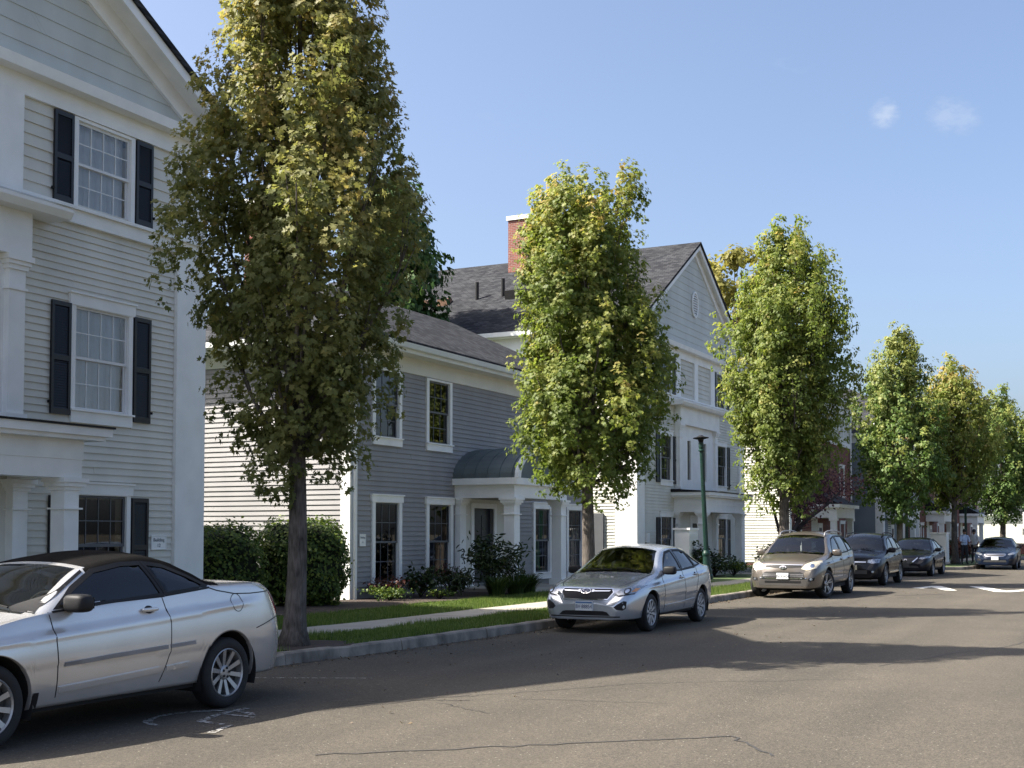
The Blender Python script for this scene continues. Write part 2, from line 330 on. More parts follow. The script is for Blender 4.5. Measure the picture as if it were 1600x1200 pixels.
# ------------------------------------------------------------------ houses
BOARD={}
def board_mesh(exp,m):
    k=(round(exp,4),m.name)
    if k not in BOARD:
        b=MB(); t0,t1=.030,.004
        b.prism([(0,0,0),(t0,0,0),(t1,0,exp+.012),(0,0,exp+.012)],[(0,1,0),(t0,1,0),(t1,1,exp+.012),(0,1,exp+.012)])
        BOARD[k]=b.mesh('board',m)
    return BOARD[k]
def subtract(iv,holes):
    for h0,h1 in holes:
        nv=[]
        for a,b in iv:
            if h1<=a or h0>=b: nv.append((a,b)); continue
            if h0>a+.02: nv.append((a,h0))
            if h1<b-.02: nv.append((h1,b))
        iv=nv
    return iv
def clap(parent,plane,a0,a1,z0,z1,exp,holes,m,face='x',single=True,joint=4.5):
    """lapped boards on a wall: face 'x' looks to +x at x=plane, face 'y' looks to -y at y=plane"""
    c=ORG[parent]; J=MB(); n=int(round((z1-z0)/exp)); exp=(z1-z0)/n; bm_=board_mesh(exp,m); r=random.Random(int(a0*100+z0*7))
    for k in range(n):
        z=z0+k*exp
        iv=subtract([(a0,a1)],[(h[0],h[1]) for h in holes if h[2]<z+exp*.5<h[3]])
        for a,b in iv:
            cuts=[a]; q=a+r.uniform(.25,1)*joint
            while q<b-.8: cuts.append(q); q+=r.uniform(.6,1)*joint
            cuts.append(b)
            for p,q in zip(cuts,cuts[1:]):
                dx=r.uniform(0,.003); dz=r.uniform(-.003,.003)
                if single:
                    o=bpy.data.objects.new('clapboard',bm_)
                    if face=='x': o.location=(plane+dx-c.x,p-c.y+.001,z+dz-c.z)
                    else: o.location=(p-c.x+.001,plane-dx-c.y,z+dz-c.z); o.rotation_euler=(0,0,-math.pi/2)
                    o.scale=(1,q-p-.002,1); link(o,parent)
                else:
                    t0,t1=.030+dx,.004+dx
                    if face=='x': f=lambda t,s,zz:(plane+t,s,zz)
                    else: f=lambda t,s,zz:(s,plane-t,zz)
                    J.prism([f(0,p,z),f(t0,p,z),f(t1,p,z+exp+.012),f(0,p,z+exp+.012)],[f(0,q-.002,z),f(t0,q-.002,z),f(t1,q-.002,z+exp+.012),f(0,q-.002,z+exp+.012)])
    if J.v:
        o=J.build('clapboards',m,parent); o['kind']='stuff'
def sheath(parent,name,plane,a0,a1,z0,z1,holes,m,face='x',th=.1):
    A=sorted(set([a0,a1]+[v for h in holes for v in h[:2] if a0<v<a1])); Z=sorted(set([z0,z1]+[v for h in holes for v in h[2:4] if z0<v<z1])); b=MB()
    for p,q in zip(Z,Z[1:]):
        run=None
        for s,t in list(zip(A,A[1:]))+[(a1,a1)]:
            inside=s==t or any(h[0]-1e-6<=s and t<=h[1]+1e-6 and h[2]-1e-6<=p and q<=h[3]+1e-6 for h in holes)
            if not inside: run=(run[0],t) if run else (s,t)
            elif run:
                if face=='x': b.box(plane-th,plane,run[0],run[1],p,q)
                else: b.box(run[0],run[1],plane,plane+th,p,q)
                run=None
    return b.build(name,m,parent)
def window(house,X,a0,a1,z0,z1,cas=.09,header=None,sill=None,panes=(4,2),shut=None,sz=None,back=None,backz=None,msash=None,single=False,proud=.05,glass=None,rail=.5):
    msash=msash or M_sashw; glass=glass or M_glass
    wo=MB().box(X-.09,X+proud,a0,a0+cas,z0,z1).box(X-.09,X+proud,a1-cas,a1,z0,z1)
    wo.box(X-.09,X+proud,a0+cas,a1-cas,z1-(.012 if header else .05),z1).box(X-.09,X+proud-.004,a0+cas,a1-cas,z0,z0+.012)
    wo=wo.build('window',M_white,house)
    if header: MB().box(X-.09,X+proud+.015,a0-.04,a1+.04,z1,z1+header).box(X,X+proud+.045,a0-.06,a1+.06,z1+header,z1+header+.03).build('header',M_white,wo)
    if sill: MB().box(X-.09,X+proud+.012,a0,a1,z0-sill,z0).box(X-.05,X+proud+.05,a0-.02,a1+.02,z0,z0+.03).build('sill',M_white,wo)
    i0,i1=a0+cas,a1-cas; zb=z0+.03; zt=z1-(.0 if header else .05); zm=zb+(zt-zb)*rail
    fr=.045
    for (p,q,xx) in ((zm-.02,zt,X+.005),(zb,zm+.02,X-.03)):
        s=MB().box(xx-.03,xx,i0,i0+fr,p,q).box(xx-.03,xx,i1-fr,i1,p,q).box(xx-.03,xx,i0+fr,i1-fr,p,p+fr).box(xx-.03,xx,i0+fr,i1-fr,q-fr,q)
        s.build('sash',msash,wo)
        g0,g1,h0,h1=i0+fr,i1-fr,p+fr,q-fr
        nx,nz_=panes; mt=MB()
        for k in range(1,nx): y_=g0+(g1-g0)*k/nx; mt.box(xx-.022,xx-.006,y_-.009,y_+.009,h0,h1)
        for k in range(1,nz_): z_=h0+(h1-h0)*k/nz_; mt.box(xx-.021,xx-.007,g0,g1,z_-.009,z_+.009)
        if mt.v: mt.build('muntins',msash,wo)
        if single:
            for i in range(nx):
                for j in range(nz_):
                    t=rng.uniform(-.002,.002); t2=rng.uniform(-.002,.002)
                    ya=g0+(g1-g0)*i/nx+.009; yb=g0+(g1-g0)*(i+1)/nx-.009; za=h0+(h1-h0)*j/nz_+.009; zc=h0+(h1-h0)*(j+1)/nz_-.009
                    MB().poly([(xx-.015-t,ya,za),(xx-.015+t,yb,za+0),(xx-.015+t+t2,yb,zc),(xx-.015-t+t2,ya,zc)]).build('pane',glass,wo,fix=False)
        else:
            t=rng.uniform(-.004,.004); MB().poly([(xx-.015-t,g0,h0),(xx-.015+t,g1,h0),(xx-.015+t,g1,h1),(xx-.015-t,g0,h1)]).build('pane',glass,wo,fix=False)
    if back:
        bz=backz or (zb,zt); b=MB(); n=18; 
        if back is M_blind:
            for k in range(n):      # gathered cloth, shallow folds
                p,q=i0+(i1-i0-.03)*k/n,i0+(i1-i0-.03)*(k+1)/n; b.poly([(X-.13-.012*(k%2),p,bz[0]),(X-.13-.012*((k+1)%2),q,bz[0]),(X-.13-.012*((k+1)%2),q,bz[1]),(X-.13-.012*(k%2),p,bz[1])])
            b.build('blind',back,wo,fix=False)
        else:
            for k in range(n):
                p,q=i0+(i1-i0)*k/n,i0+(i1-i0)*(k+1)/n; d0=.02*math.sin(k*1.9); d1=.02*math.sin((k+1)*1.9); b.poly([(X-.2-d0,p,bz[0]),(X-.2-d1,q,bz[0]),(X-.2-d1,q,bz[1]),(X-.2-d0,p,bz[1])])
            b.build('curtain',back,wo,fix=False)
    if shut:
        s0,s1=sz or (z0,z1)
        for (p,q) in ((a0-.02-shut,a0-.02),(a1+.02,a1+.02+shut)):
            b=MB(); st=.05; X1=X+.04
            b.box(X1-.01,X1+.03,p,p+st,s0,s1).box(X1-.01,X1+.03,q-st,q,s0,s1)
            zs=[s0,s0+.09,(s0+s1)/2-.04,(s0+s1)/2+.04,s1-.07,s1]
            for u,v in ((0,1),(2,3),(4,5)): b.box(X1-.009,X1+.029,p+st,q-st,zs[u],zs[v])
            for u,v in ((1,2),(3,4)):
                z=zs[u]
                while z<zs[v]-.01:
                    z2=min(z+.04,zs[v]); b.poly([(X1+.022,p+st,z),(X1+.022,q-st,z),(X1+.002,q-st,z2+.012),(X1+.002,p+st,z2+.012)]); z+=.04
            so_=b.build('shutter',M_shut,house)
            MB().box(X1-.02,X1+.05,(p-.03 if p<a0 else q+.005),(p-.005 if p<a0 else q+.03),s0+.16,s0+.20).build('holdback',M_black,so_)
    return wo
def plaque(X,yc,zc,w_,h_,lines,label,size):
    t=thing('building_sign',label,'sign',(X,yc,zc),0,'house number plaques')
    MB().box(X,X+.018,yc-w_/2,yc+w_/2,zc-h_/2,zc+h_/2).build('plate',M_white,t)
    MB().box(X+.018,X+.024,yc-w_/2,yc-w_/2+.015,zc-h_/2,zc+h_/2).box(X+.018,X+.024,yc+w_/2-.015,yc+w_/2,zc-h_/2,zc+h_/2).box(X+.018,X+.024,yc-w_/2+.015,yc+w_/2-.015,zc-h_/2,zc-h_/2+.015).box(X+.018,X+.024,yc-w_/2+.015,yc+w_/2-.015,zc+h_/2-.015,zc+h_/2).build('border',M_white,t)
    for tx,dz in lines: text3(tx,(X+.0215,yc,zc+dz),size,t,M_text)
    return t
M_text=mat('sign_lettering',(.10,.11,.14),.6,0)
def text3(body,pos,size,parent,m,rot=(math.pi/2,0,math.pi/2),name='lettering',wx=1.0):
    cu=bpy.data.curves.new('t','FONT'); cu.body=body; cu.size=size; cu.align_x='CENTER'; cu.align_y='CENTER'; cu.extrude=.001
    to=bpy.data.objects.new('t',cu); COL.objects.link(to); dg=bpy.context.evaluated_depsgraph_get()
    me=bpy.data.meshes.new_from_object(to.evaluated_get(dg)); bpy.data.objects.remove(to); bpy.data.curves.remove(cu)
    me.materials.clear(); me.materials.append(m); o=bpy.data.objects.new(name,me); link(o,parent)
    o.location=Vector(pos)-ORG[parent] if parent in ORG else Vector(pos); o.rotation_euler=rot; o.scale=(wx,1,1); return o
def gable_house(label,cat,yc,half,X,m_sid,m_gab,fine,left_detail,depth=17,brick=False,name='gabled_house',doorm=None,wc=4.035,ov=.42,mS=.56):
    H=thing(name,label,cat,(X,yc,0)); Y=lambda a:yc+a
    zE=8.8; ztop=zE+half*mS          # underside line of the rake
    win=[]
    for s in (1,-1):
        c0,c1=sorted((s*(wc-.665),s*(wc+.665)))
        win+=[(Y(c0),Y(c1),.45,2.44,'g'),(Y(c0),Y(c1),3.40,5.25,'u'),(Y(c0),Y(c1),6.82,8.26,'t')]
    holes=[(w_[0]+.03,w_[1]-.03,w_[2]+.05,w_[3]-.03) for w_ in win]
    door=(Y(-.55),Y(.55),.2,2.3); nw=[(Y(-1.15),Y(-.75),3.7,5.2),(Y(.75),Y(1.15),3.7,5.2)]
    L0=M_brick if brick else m_sid
    sheath(H,'wall',X,Y(-half),Y(half),0,6.6,holes+[door]+nw,L0)
    sheath(H,'upper_wall',X-.001,Y(-half),Y(half),6.6,zE,holes,m_sid)
    MB().eyz([(Y(-half),zE),(Y(half),zE),(Y(0),ztop)],X-.1,X).build('gable',m_gab,H)
    for a,b_ in ((-half,-2.4),(2.4,half)): MB().box(X-.08,X+.035,Y(a),Y(b_),0,.36).build('foundation',M_found,H)
    MB().box(X-depth,X-depth+.1,Y(-half),Y(half),0,zE).build('rear_wall',L0,H)
    for s in (-1,1):
        y0=Y(s*half); b=MB()
        if s<0: b.box(X-depth+.1,X-.1,y0,y0+.1,0,zE)
        else: b.box(X-depth+.1,X-.1,y0-.1,y0,0,zE)
        b.build('side_wall',m_sid,H)
    bh=[(h[0]-.03,h[1]+.03,h[2]-.03,h[3]+(.12 if 5<h[3]<6 else .03)) for h in holes]
    bay=(Y(-2.36),Y(2.36),0,8.3); cp=.69
    sides=((Y(2.36),Y(half-cp),True),(Y(-half+cp),Y(-2.36),left_detail))
    for a,b_,fn in sides:
        if not brick: clap(H,X,a,b_,.36,6.53,.1125,bh,m_sid,'x',fine and fn)
        clap(H,X,a,b_,6.82,8.26,.19,bh,m_sid,'x',fine and fn)
    clap(H,X,Y(-1.85),Y(1.85),6.82,8.26,.19,[(Y(-.2),Y(.2),0,9)],m_sid,'x',False)
    if fine or left_detail: clap(H,yc-half,X-7,X-.75,.36,8.25,.1125,[],m_sid,'y',False)
    # gable boards, clipped by the rake
    z=8.80; e=.27; r=random.Random(int(yc))
    while z<ztop-.25:
        z2=min(z+e,ztop-.02); w0=(ztop-z)/mS-.02; w1=max(.01,(ztop-z2)/mS-.02)
        cuts=[-1.0]+sorted(r.uniform(-.8,.8) for _ in range(2 if w0>3 else 1))+[1.0]
        G_=MB()
        for p,q in zip(cuts,cuts[1:]):
            bb=MB(); bb.prism([(X,Y(p*w0),z),(X+.022,Y(p*w0)+.002,z),(X+.006,Y(p*w1)+.002,z2+.01),(X,Y(p*w1),z2+.01)],[(X,Y(q*w0),z),(X+.022,Y(q*w0)-.002,z),(X+.006,Y(q*w1)-.002,z2+.01),(X,Y(q*w1),z2+.01)])
            bb.build('gable_board',m_gab,H)
        z+=e
    # trim
    tw=lambda n_,*b: MB().box(*b).build(n_,M_white,H)
    for s in (-1,1):
        a,b_=sorted((s*(half-cp),s*(half+.05)))
        tw('corner_pilaster',X,X+.09,Y(a),Y(b_),.0,8.26)
        if s<0: tw('corner_pilaster',X-.72,X,Y(-half-.05),Y(-half),.0,8.26)
        tw('plinth',X+.002,X+.13,Y(a)-.03,Y(b_)+.03,.0,.42)
    MB().box(X+.001,X+.10,Y(-half-.06),Y(half+.06),6.53,6.74).box(X+.001,X+.16,Y(-half-.1),Y(half+.1),6.74,6.79).build('belt_course',M_white,H)
    tw('frieze_board',X+.002,X+.075,Y(-half-.03),Y(half+.03),8.262,8.56)
    MB().prism([(X,Y(-half-.42),8.56),(X+.30,Y(-half-.42),8.56),(X+.33,Y(-half-.42),8.72),(X,Y(-half-.42),8.84)],[(X,Y(half+.42),8.56),(X+.30,Y(half+.42),8.56),(X+.33,Y(half+.42),8.72),(X,Y(half+.42),8.84)]).build('cornice',M_white,H)
    # side frieze and eave
    for s in (-1,1):
        y0=Y(s*half); y1=Y(s*(half+.42)); a,b_=sorted((y0,Y(s*(half+.06))))
        MB().box(X-depth,X-.002,a,b_,8.05,8.70).build('side_frieze',M_white,H)
        a,b_=sorted((y0,y1)); MB().box(X-depth,X,a,b_,8.70,8.80).build('soffit',M_white,H)
        g=Y(s*(half+.42)); a,b_=sorted((g,g+s*.12)); MB().box(X-depth,X+.28,a,b_,8.72,8.88).build('gutter',M_gutter,H)
    # rakes: soffit board, fascia, roof slabs
    un=Vector((0,-mS,1)).normalized()
    for s in (-1,1):
        P0=(Y(s*(half+.42)),zE-.42*mS+.20); P1=(Y(0),ztop+.20)
        def off(p,t): return (p[0]+s*t*mS/math.hypot(1,mS),p[1]+t/math.hypot(1,mS))
        q=[off(P0,-.02),off(P1,-.02),off(P1,-.34),off(P0,-.34)]
        q[1]=(Y(0),ztop+.20-.02); q[2]=(Y(0),ztop-.18)
        MB().eyz(q,X+.005,X+.07).build('rake_board',M_white,H)
        q=[P0,P1,(Y(0),ztop+.16),(P0[0],P0[1]-.04)]
        MB().eyz(q,X+.07,X+ov).build('rake_soffit',M_white,H)
        q=[(P0[0],P0[1]+.06),(Y(0),ztop+.26),(Y(0),ztop+.06),(P0[0],P0[1]-.14)]
        MB().eyz(q,X+ov,X+ov+.05).build('rake_fascia',M_white,H)
        q=[(P0[0]+s*.08,P0[1]+.05-.08*mS),(Y(0),ztop+.25),(Y(0),ztop+.36),(P0[0]+s*.08,P0[1]+.16-.08*mS)]
        ro=MB().eyz(q,X-depth-.3,X+ov+.10).build('roof',M_rx,H)
    # central bay
    MB().box(X+.0,X+.10,Y(-2.36),Y(-1.15),3.2,6.5).box(X,X+.10,Y(1.15),Y(2.36),3.2,6.5).box(X,X+.10,Y(-.75),Y(.75),3.2,6.5).box(X,X+.10,Y(-1.15),Y(-.75),3.2,3.7).box(X,X+.10,Y(-1.15),Y(-.75),5.2,6.5).box(X,X+.10,Y(.75),Y(1.15),3.2,3.7).box(X,X+.10,Y(.75),Y(1.15),5.2,6.5).build('bay_panel',M_white,H)
    for a,b_ in ((-1.15,-.75),(.75,1.15)): MB().poly([(X+.04,Y(a),3.7),(X+.04,Y(b_),3.7),(X+.04,Y(b_),5.2),(X+.04,Y(a),5.2)]).build('bay_window',M_glassd,H,fix=False)
    for s in (-1,1):
        a,b_=sorted((s*2.02,s*2.32))
        p=tw('bay_pilaster',X+.10,X+.20,Y(a),Y(b_),3.32,5.62)
        MB().box(X+.10,X+.26,Y(a)-.06,Y(b_)+.06,5.62,5.68).box(X+.10,X+.23,Y(a)-.03,Y(b_)+.03,5.55,5.62).box(X+.10,X+.29,Y(a)-.09,Y(b_)+.09,5.68,5.76).build('capital',M_white,p)
        MB().box(X+.10,X+.225,Y(a)-.03,Y(b_)+.03,5.25,5.29).build('neck_ring',M_white,p)
        MB().box(X+.10,X+.24,Y(a)-.04,Y(b_)+.04,3.32,3.42).build('base',M_white,p)
        a,b_=sorted((s*1.85,s*2.34)); tw('post',X+.001,X+.09,Y(a),Y(b_),6.80,8.262)
    tw('post',X+.001,X+.09,Y(-.2),Y(.2),6.80,8.262)
    tw('bay_entablature',X+.10,X+.26,Y(-2.38),Y(2.38),5.76,6.42)
    MB().prism([(X+.05,Y(-2.9),6.42),(X+.50,Y(-2.9),6.42),(X+.56,Y(-2.9),6.52),(X+.56,Y(-2.9),6.57),(X+.05,Y(-2.9),6.64)],[(X+.05,Y(2.9),6.42),(X+.50,Y(2.9),6.42),(X+.56,Y(2.9),6.52),(X+.56,Y(2.9),6.57),(X+.05,Y(2.9),6.64)]).build('bay_cornice',M_white,H)
    # porch
    PX=X+1.2
    MB().box(X+.04,PX+.3,Y(-2.83),Y(2.83),.0,.26).build('porch_floor',M_conc,H)
    for s in (-1,1):
        for xx,nm in ((PX-.27,'porch_column'),(X+.002,'porch_pilaster')):
            d_=.27 if nm=='porch_column' else .16
            a,b_=sorted((s*2.19,s*2.46)); c=MB().box(xx,xx+d_,Y(a),Y(b_),.26,2.45).build(nm,M_white,H)
            for pn,rs_ in (('capital',((.03,2.28,2.33),(.07,2.33,2.39),(.10,2.39,2.45))),('neck_ring',((.04,2.0,2.025),)),('base',((.05,.26,.42),))):
                k=MB()
                for (e_,z0,z1) in rs_: k.box(xx-(e_ if nm=='porch_column' else -.003),xx+d_+e_,Y(a)-e_,Y(b_)+e_,z0,z1)
                k.build(pn,M_white,c)
    b=MB().box(PX-.27,PX+.02,Y(-2.49),Y(2.49),2.452,2.72).box(X+.003,PX-.27,Y(2.21),Y(2.49),2.452,2.72).box(X+.003,PX-.27,Y(-2.49),Y(-2.21),2.452,2.72)
    b.box(PX-.28,PX+.035,Y(-2.505),Y(2.505),2.72,3.0).box(X+.003,PX-.28,Y(2.22),Y(2.505),2.72,3.0).box(X+.003,PX-.28,Y(-2.505),Y(-2.22),2.72,3.0)
    b.build('porch_entablature',M_white,H)
    MB().box(X+.004,PX+.24,Y(-2.73),Y(2.73),3.0,3.06).box(X+.004,PX+.30,Y(-2.81),Y(2.81),3.06,3.18).build('porch_cornice',M_white,H)
    MB().prism([(X+.006,Y(-2.84),3.18),(PX+.33,Y(-2.84),3.18),(PX+.33,Y(-2.84),3.21),(X+.006,Y(-2.84),3.31)],[(X+.006,Y(2.84),3.18),(PX+.33,Y(2.84),3.18),(PX+.33,Y(2.84),3.21),(X+.006,Y(2.84),3.31)]).build('porch_roof',M_black,H)
    dr=MB().box(X-.06,X-.02,door[0],door[1],.26,2.3).build('door',doorm or M_white,H)
    MB().box(X-.02,X-.005,door[0]+.3,door[1]-.3,1.35,2.05).build('door_pane',M_glassd,dr); MB().tube([(X+.03,door[0]+.1,1.2),(X-.02,door[0]+.1,1.2)],.03,8).build('handle',M_metal,dr)
    MB().box(X,X+.05,door[0]-.14,door[0],.26,2.36).box(X,X+.05,door[1],door[1]+.14,.26,2.36).box(X,X+.05,door[0],door[1],2.3,2.36).build('door_casing',M_white,H)
    for a,b_ in ((Y(-2.19),door[0]-.14),(door[1]+.14,Y(2.19))): MB().box(X+.001,X+.012,a,b_,.26,2.45).build('porch_wall_panel',M_cream,H)
    for i,w_ in enumerate(win):
        k=w_[4]; fn=fine and w_[0]>yc; dk=rng.random()
        if k=='g': window(H,X,w_[0],w_[1],.62,2.27,header=.17,sill=.17,panes=(4,2),shut=.38,sz=(.6,2.24),back=M_curt,backz=(.65,2.2),single=False,msash=M_sash,glass=M_glassd)
        elif k=='u': window(H,X,w_[0],w_[1],3.58,5.25,header=.18,sill=.18,panes=(4,2),shut=.39,sz=(3.5,5.26),back=M_blind if fn else M_curt,single=fn,msash=M_sashw if fn else M_sash,glass=M_glass if fn else M_glassd)
        else: window(H,X,w_[0],w_[1],6.80,8.255,panes=(4,2),shut=.39,sz=(6.82,8.24),back=M_blind if fn else M_curt,single=fn,msash=M_sashw if fn else M_sash,glass=M_glass if fn else M_glassd)
    return H
HA=gable_house('pale grey-green gabled clapboard house with black shutters, nearest, beside the silver convertible','house',10.85,6.4,-15,M_sidA,M_gabA,True,False)
HC=gable_house('cream clapboard house with round gable vent and brick chimney, behind the green lamp post','house',46.5,6.4,-15.6,M_sidC,M_gabA,False,True,wc=3.35,ov=.22,mS=.61)
# round gable vent, chimney and roof furniture of the second gabled house
v=MB()
vy,vz=46.5,10.6
ring=[(vy+.36*math.cos(a),vz+.52*math.sin(a)) for a in np.linspace(0,2*math.pi,25)[:-1]]; rin=[(vy+.30*math.cos(a),vz+.45*math.sin(a)) for a in np.linspace(0,2*math.pi,25)[:-1]]
for k in range(24):
    j=(k+1)%24; v.prism([(-15.57,*ring[k]),(-15.57,*ring[j]),(-15.57,*rin[j]),(-15.57,*rin[k])],[(-15.52,*ring[k]),(-15.52,*ring[j]),(-15.52,*rin[j]),(-15.52,*rin[k])])
vo=v.build('gable_vent',M_white,HC); sl=MB()
for k in range(9):
    z=vz-.42+k*.095; hw=.30*math.sqrt(max(0,1-((z+.03-vz)/.45)**2)); sl.prism([(-15.53,vy-hw,z),(-15.53,vy+hw,z),(-15.57,vy+hw,z+.075),(-15.57,vy-hw,z+.075)],[(-15.525,vy-hw,z),(-15.525,vy+hw,z),(-15.565,vy+hw,z+.075),(-15.565,vy-hw,z+.075)])
sl.build('louvres',M_white,vo)
def chimney(parent,x,y,z0,z1,wx,wy):
    c=MB().box(x-wx/2,x+wx/2,y-wy/2,y+wy/2,z0,z1).build('chimney',M_brick,parent)
    MB().box(x-wx/2-.06,x+wx/2+.06,y-wy/2-.06,y+wy/2+.06,z1,z1+.17).build('chimney_cap',M_white,c); return c
chimney(HC,-22.75,46.0,11.5,14.55,.9,1.2)
def roofpt(x,t):  # on the near slope of the second house, t metres down from the ridge (horizontal)
    return Vector((x,46.5-t,8.8+6.4*.61+.36-.61*t))
for x,t in ((-25.6,3.7),(-24.7,3.7)):
    p=roofpt(x,t); MB().prism([(p.x-.24,p.y-.22,p.z-.16),(p.x+.24,p.y-.22,p.z-.16),(p.x+.24,p.y+.22,p.z+.1),(p.x-.24,p.y+.22,p.z+.1)],[(p.x-.2,p.y-.26,p.z+.12),(p.x+.2,p.y-.26,p.z+.12),(p.x+.2,p.y+.18,p.z+.24),(p.x-.2,p.y+.18,p.z+.24)]).build('roof_vent',M_ventb,HC)
for x,t,hh in ((-23.3,3.6,.68),(-22.2,3.5,.68)):
    p=roofpt(x,t); MB().tube([p-Vector((0,0,.2)),p+Vector((0,0,hh))],.075,10).build('vent_pipe',M_black,HC); 
p=roofpt(-21.3,3.6); MB().prism([(p.x-.6,p.y-.3,p.z-.2),(p.x+.6,p.y-.3,p.z-.2),(p.x+.6,p.y+.3,p.z+.12),(p.x-.6,p.y+.3,p.z+.12)],[(p.x-.62,p.y-.36,p.z+.16),(p.x+.62,p.y-.36,p.z+.16),(p.x+.5,p.y+.25,p.z+.30),(p.x-.5,p.y+.25,p.z+.30)]).build('roof_vent',M_black,HC)
# ---- slate-grey link house with hip roof and copper porch roof
XB=-16.2; y0B,y1B=23.72,37.05
HB=thing('link_house','slate-grey two-storey clapboard house with arched copper porch roof, between the two gabled houses','house',(XB,30,0))
wB=[(24.61,25.92,.30,2.40),(27.09,28.44,.30,2.40),(33.25,34.55,.30,2.40),(35.65,36.95,.30,2.40)]
wU=[(24.61,25.90,3.76,5.60),(27.08,28.38,3.76,5.60),(33.25,34.55,3.76,5.60),(35.65,36.95,3.76,5.60)]
hB=[(a+.03,b-.03,c+.2,d) for a,b,c,d in wB+wU]+[(29.55,30.75,.2,2.35)]
sheath(HB,'wall',XB,y0B,y1B,0,6.05,hB,M_sidB)
bh=[(h[0]-.03,h[1]+.03,h[2]-.05,h[3]+.10) for h in hB[:-1]]+[(28.55,32.1,0,2.98)]
clap(HB,XB,y0B+.22,y1B,.30,5.62,.1185,bh,M_sidB,'x',True,joint=7)
MB().box(XB-6,XB-.1,y0B,y0B+.1,0,6.05).build('side_wall',M_sidB,HB)
clap(HB,y0B,XB-6,XB-.20,.30,5.66,.1185,[],M_sidB,'y',True,joint=4.0)
MB().box(XB-6.1,XB-6,y0B,y1B,0,6.05).build('rear_wall',M_sidB,HB)
MB().box(XB-6,XB-.1,y1B-.1,y1B,0,6.05).build('side_wall',M_sidB,HB)
MB().box(XB-6,XB+.02,y0B-.02,y1B,0,.31).build('foundation',M_found,HB)
MB().box(XB+.001,XB+.06,y0B-.05,y0B+.22,.0,5.6).box(XB-.20,XB+.001,y0B-.05,y0B-.001,.0,5.6).build('corner_board',M_white,HB)
MB().box(XB+.10,XB+.16,y0B+.02,y0B+.10,.0,5.9).build('downspout',M_white,HB)
MB().box(XB+.002,XB+.05,y0B-.04,y1B,5.62,6.02).box(XB-6,XB,y0B-.05,y0B-.002,5.66,6.02).build('frieze_board',M_cream,HB)
ev=.55; XE,YE=XB+ev,y0B-ev; xr=XB-3.0; zr=6.2+3.55*.55
MB().box(XB-6.5,XE-.05,YE+.05,y1B+.2,6.0,6.06).build('soffit',M_cream,HB)
MB().box(XE-.06,XE,YE,y1B+.25,5.98,6.20).box(XB-6.5,XE-.06,YE,YE+.06,5.98,6.20).box(XB-6.5,XE-.06,y1B+.19,y1B+.25,5.98,6.20).build('fascia',M_cream,HB)
gp=[(XE+.005,6.06),(XE+.09,6.08),(XE+.12,6.20),(XE+.105,6.20),(XE+.08,6.095),(XE+.02,6.08),(XE+.02,6.2),(XE+.005,6.2)]
MB().exz(gp,YE,y1B+.25).build('gutter',M_gutter,HB)
MB().box(XB-6.5,XE+.12,YE-.12,YE-.005,6.07,6.20).build('gutter',M_gutter,HB)
yr0=YE+3.55; xb2=XB-6.55; y2=y1B+.31; yr1=y2-3.6
MB().prism([(XE+.06,YE-.06,6.19),(XE+.06,y2,6.19),(xr,yr1,zr),(xr,yr0,zr)],[(XE+.06,YE-.06,6.27),(XE+.06,y2,6.27),(xr,yr1,zr+.08),(xr,yr0,zr+.08)]).build('roof',M_ry,HB)
MB().prism([(XE+.06,YE-.06,6.191),(xr,yr0,zr+.001),(xb2,YE-.06,6.191)],[(XE+.06,YE-.06,6.271),(xr,yr0,zr+.081),(xb2,YE-.06,6.271)]).build('roof',M_rx,HB)
MB().prism([(xb2,YE-.06,6.192),(xr,yr0,zr+.002),(xr,yr1,zr+.002),(xb2,y2,6.192)],[(xb2,YE-.06,6.272),(xr,yr0,zr+.082),(xr,yr1,zr+.082),(xb2,y2,6.272)]).build('roof',M_ry,HB)
MB().prism([(XE+.06,y2,6.191),(xb2,y2,6.191),(xr,yr1,zr+.001)],[(XE+.06,y2,6.271),(xb2,y2,6.271),(xr,yr1,zr+.081)]).build('roof',M_rx,HB)
chimney(HB,-22.0,28.2,6.0,10.9,1.0,1.0)
for i,(a,b,c,d) in enumerate(wB): window(HB,XB,a,b,c+.17,d-.0,cas=.13,header=.16,sill=.17,panes=(3,2),msash=M_sash,back=M_curt if i!=1 else None,backz=(1.3 if i==0 else .6,2.3),glass=M_glassd,proud=.06)
for i,(a,b,c,d) in enumerate(wU): window(HB,XB,a,b,c+.17,d,cas=.12,header=None,sill=.17,panes=(3,2),msash=M_sash,back=M_curt if i%2 else None,backz=(4.7,5.5),glass=M_glassd,proud=.06)
# porch with barrel roof
PF=XB+1.75; ya,yb=28.6,31.85; ym=(ya+yb)/2
MB().box(XB+.03,PF+.25,ya-.3,yb+.3,0,.24).build('porch_floor',M_conc,HB)
for yy in (ya+.02,yb-.34):
    for xx,nm,dd in ((PF-.30,'porch_column',.30),(XB+.002,'porch_pilaster',.16)):
        c=MB().box(xx,xx+dd,yy,yy+.32,.24,2.58).build(nm,M_white,HB)
        for pn,rs_ in (('capital',((.03,2.40,2.45),(.07,2.45,2.52),(.10,2.52,2.58))),('neck_ring',((.04,2.14,2.165),)),('base',((.05,.24,.40),))):
            k=MB()
            for (e_,z0,z1) in rs_: k.box(xx-(e_ if dd>.2 else -.003),xx+dd+e_,yy-e_,yy+.32+e_,z0,z1)
            k.build(pn,M_white,c)
MB().box(PF-.30,PF+.02,ya,yb,2.582,2.92).box(XB+.003,PF-.30,ya,ya+.30,2.582,2.92).box(XB+.003,PF-.30,yb-.30,yb,2.582,2.92).build('porch_entablature',M_white,HB)
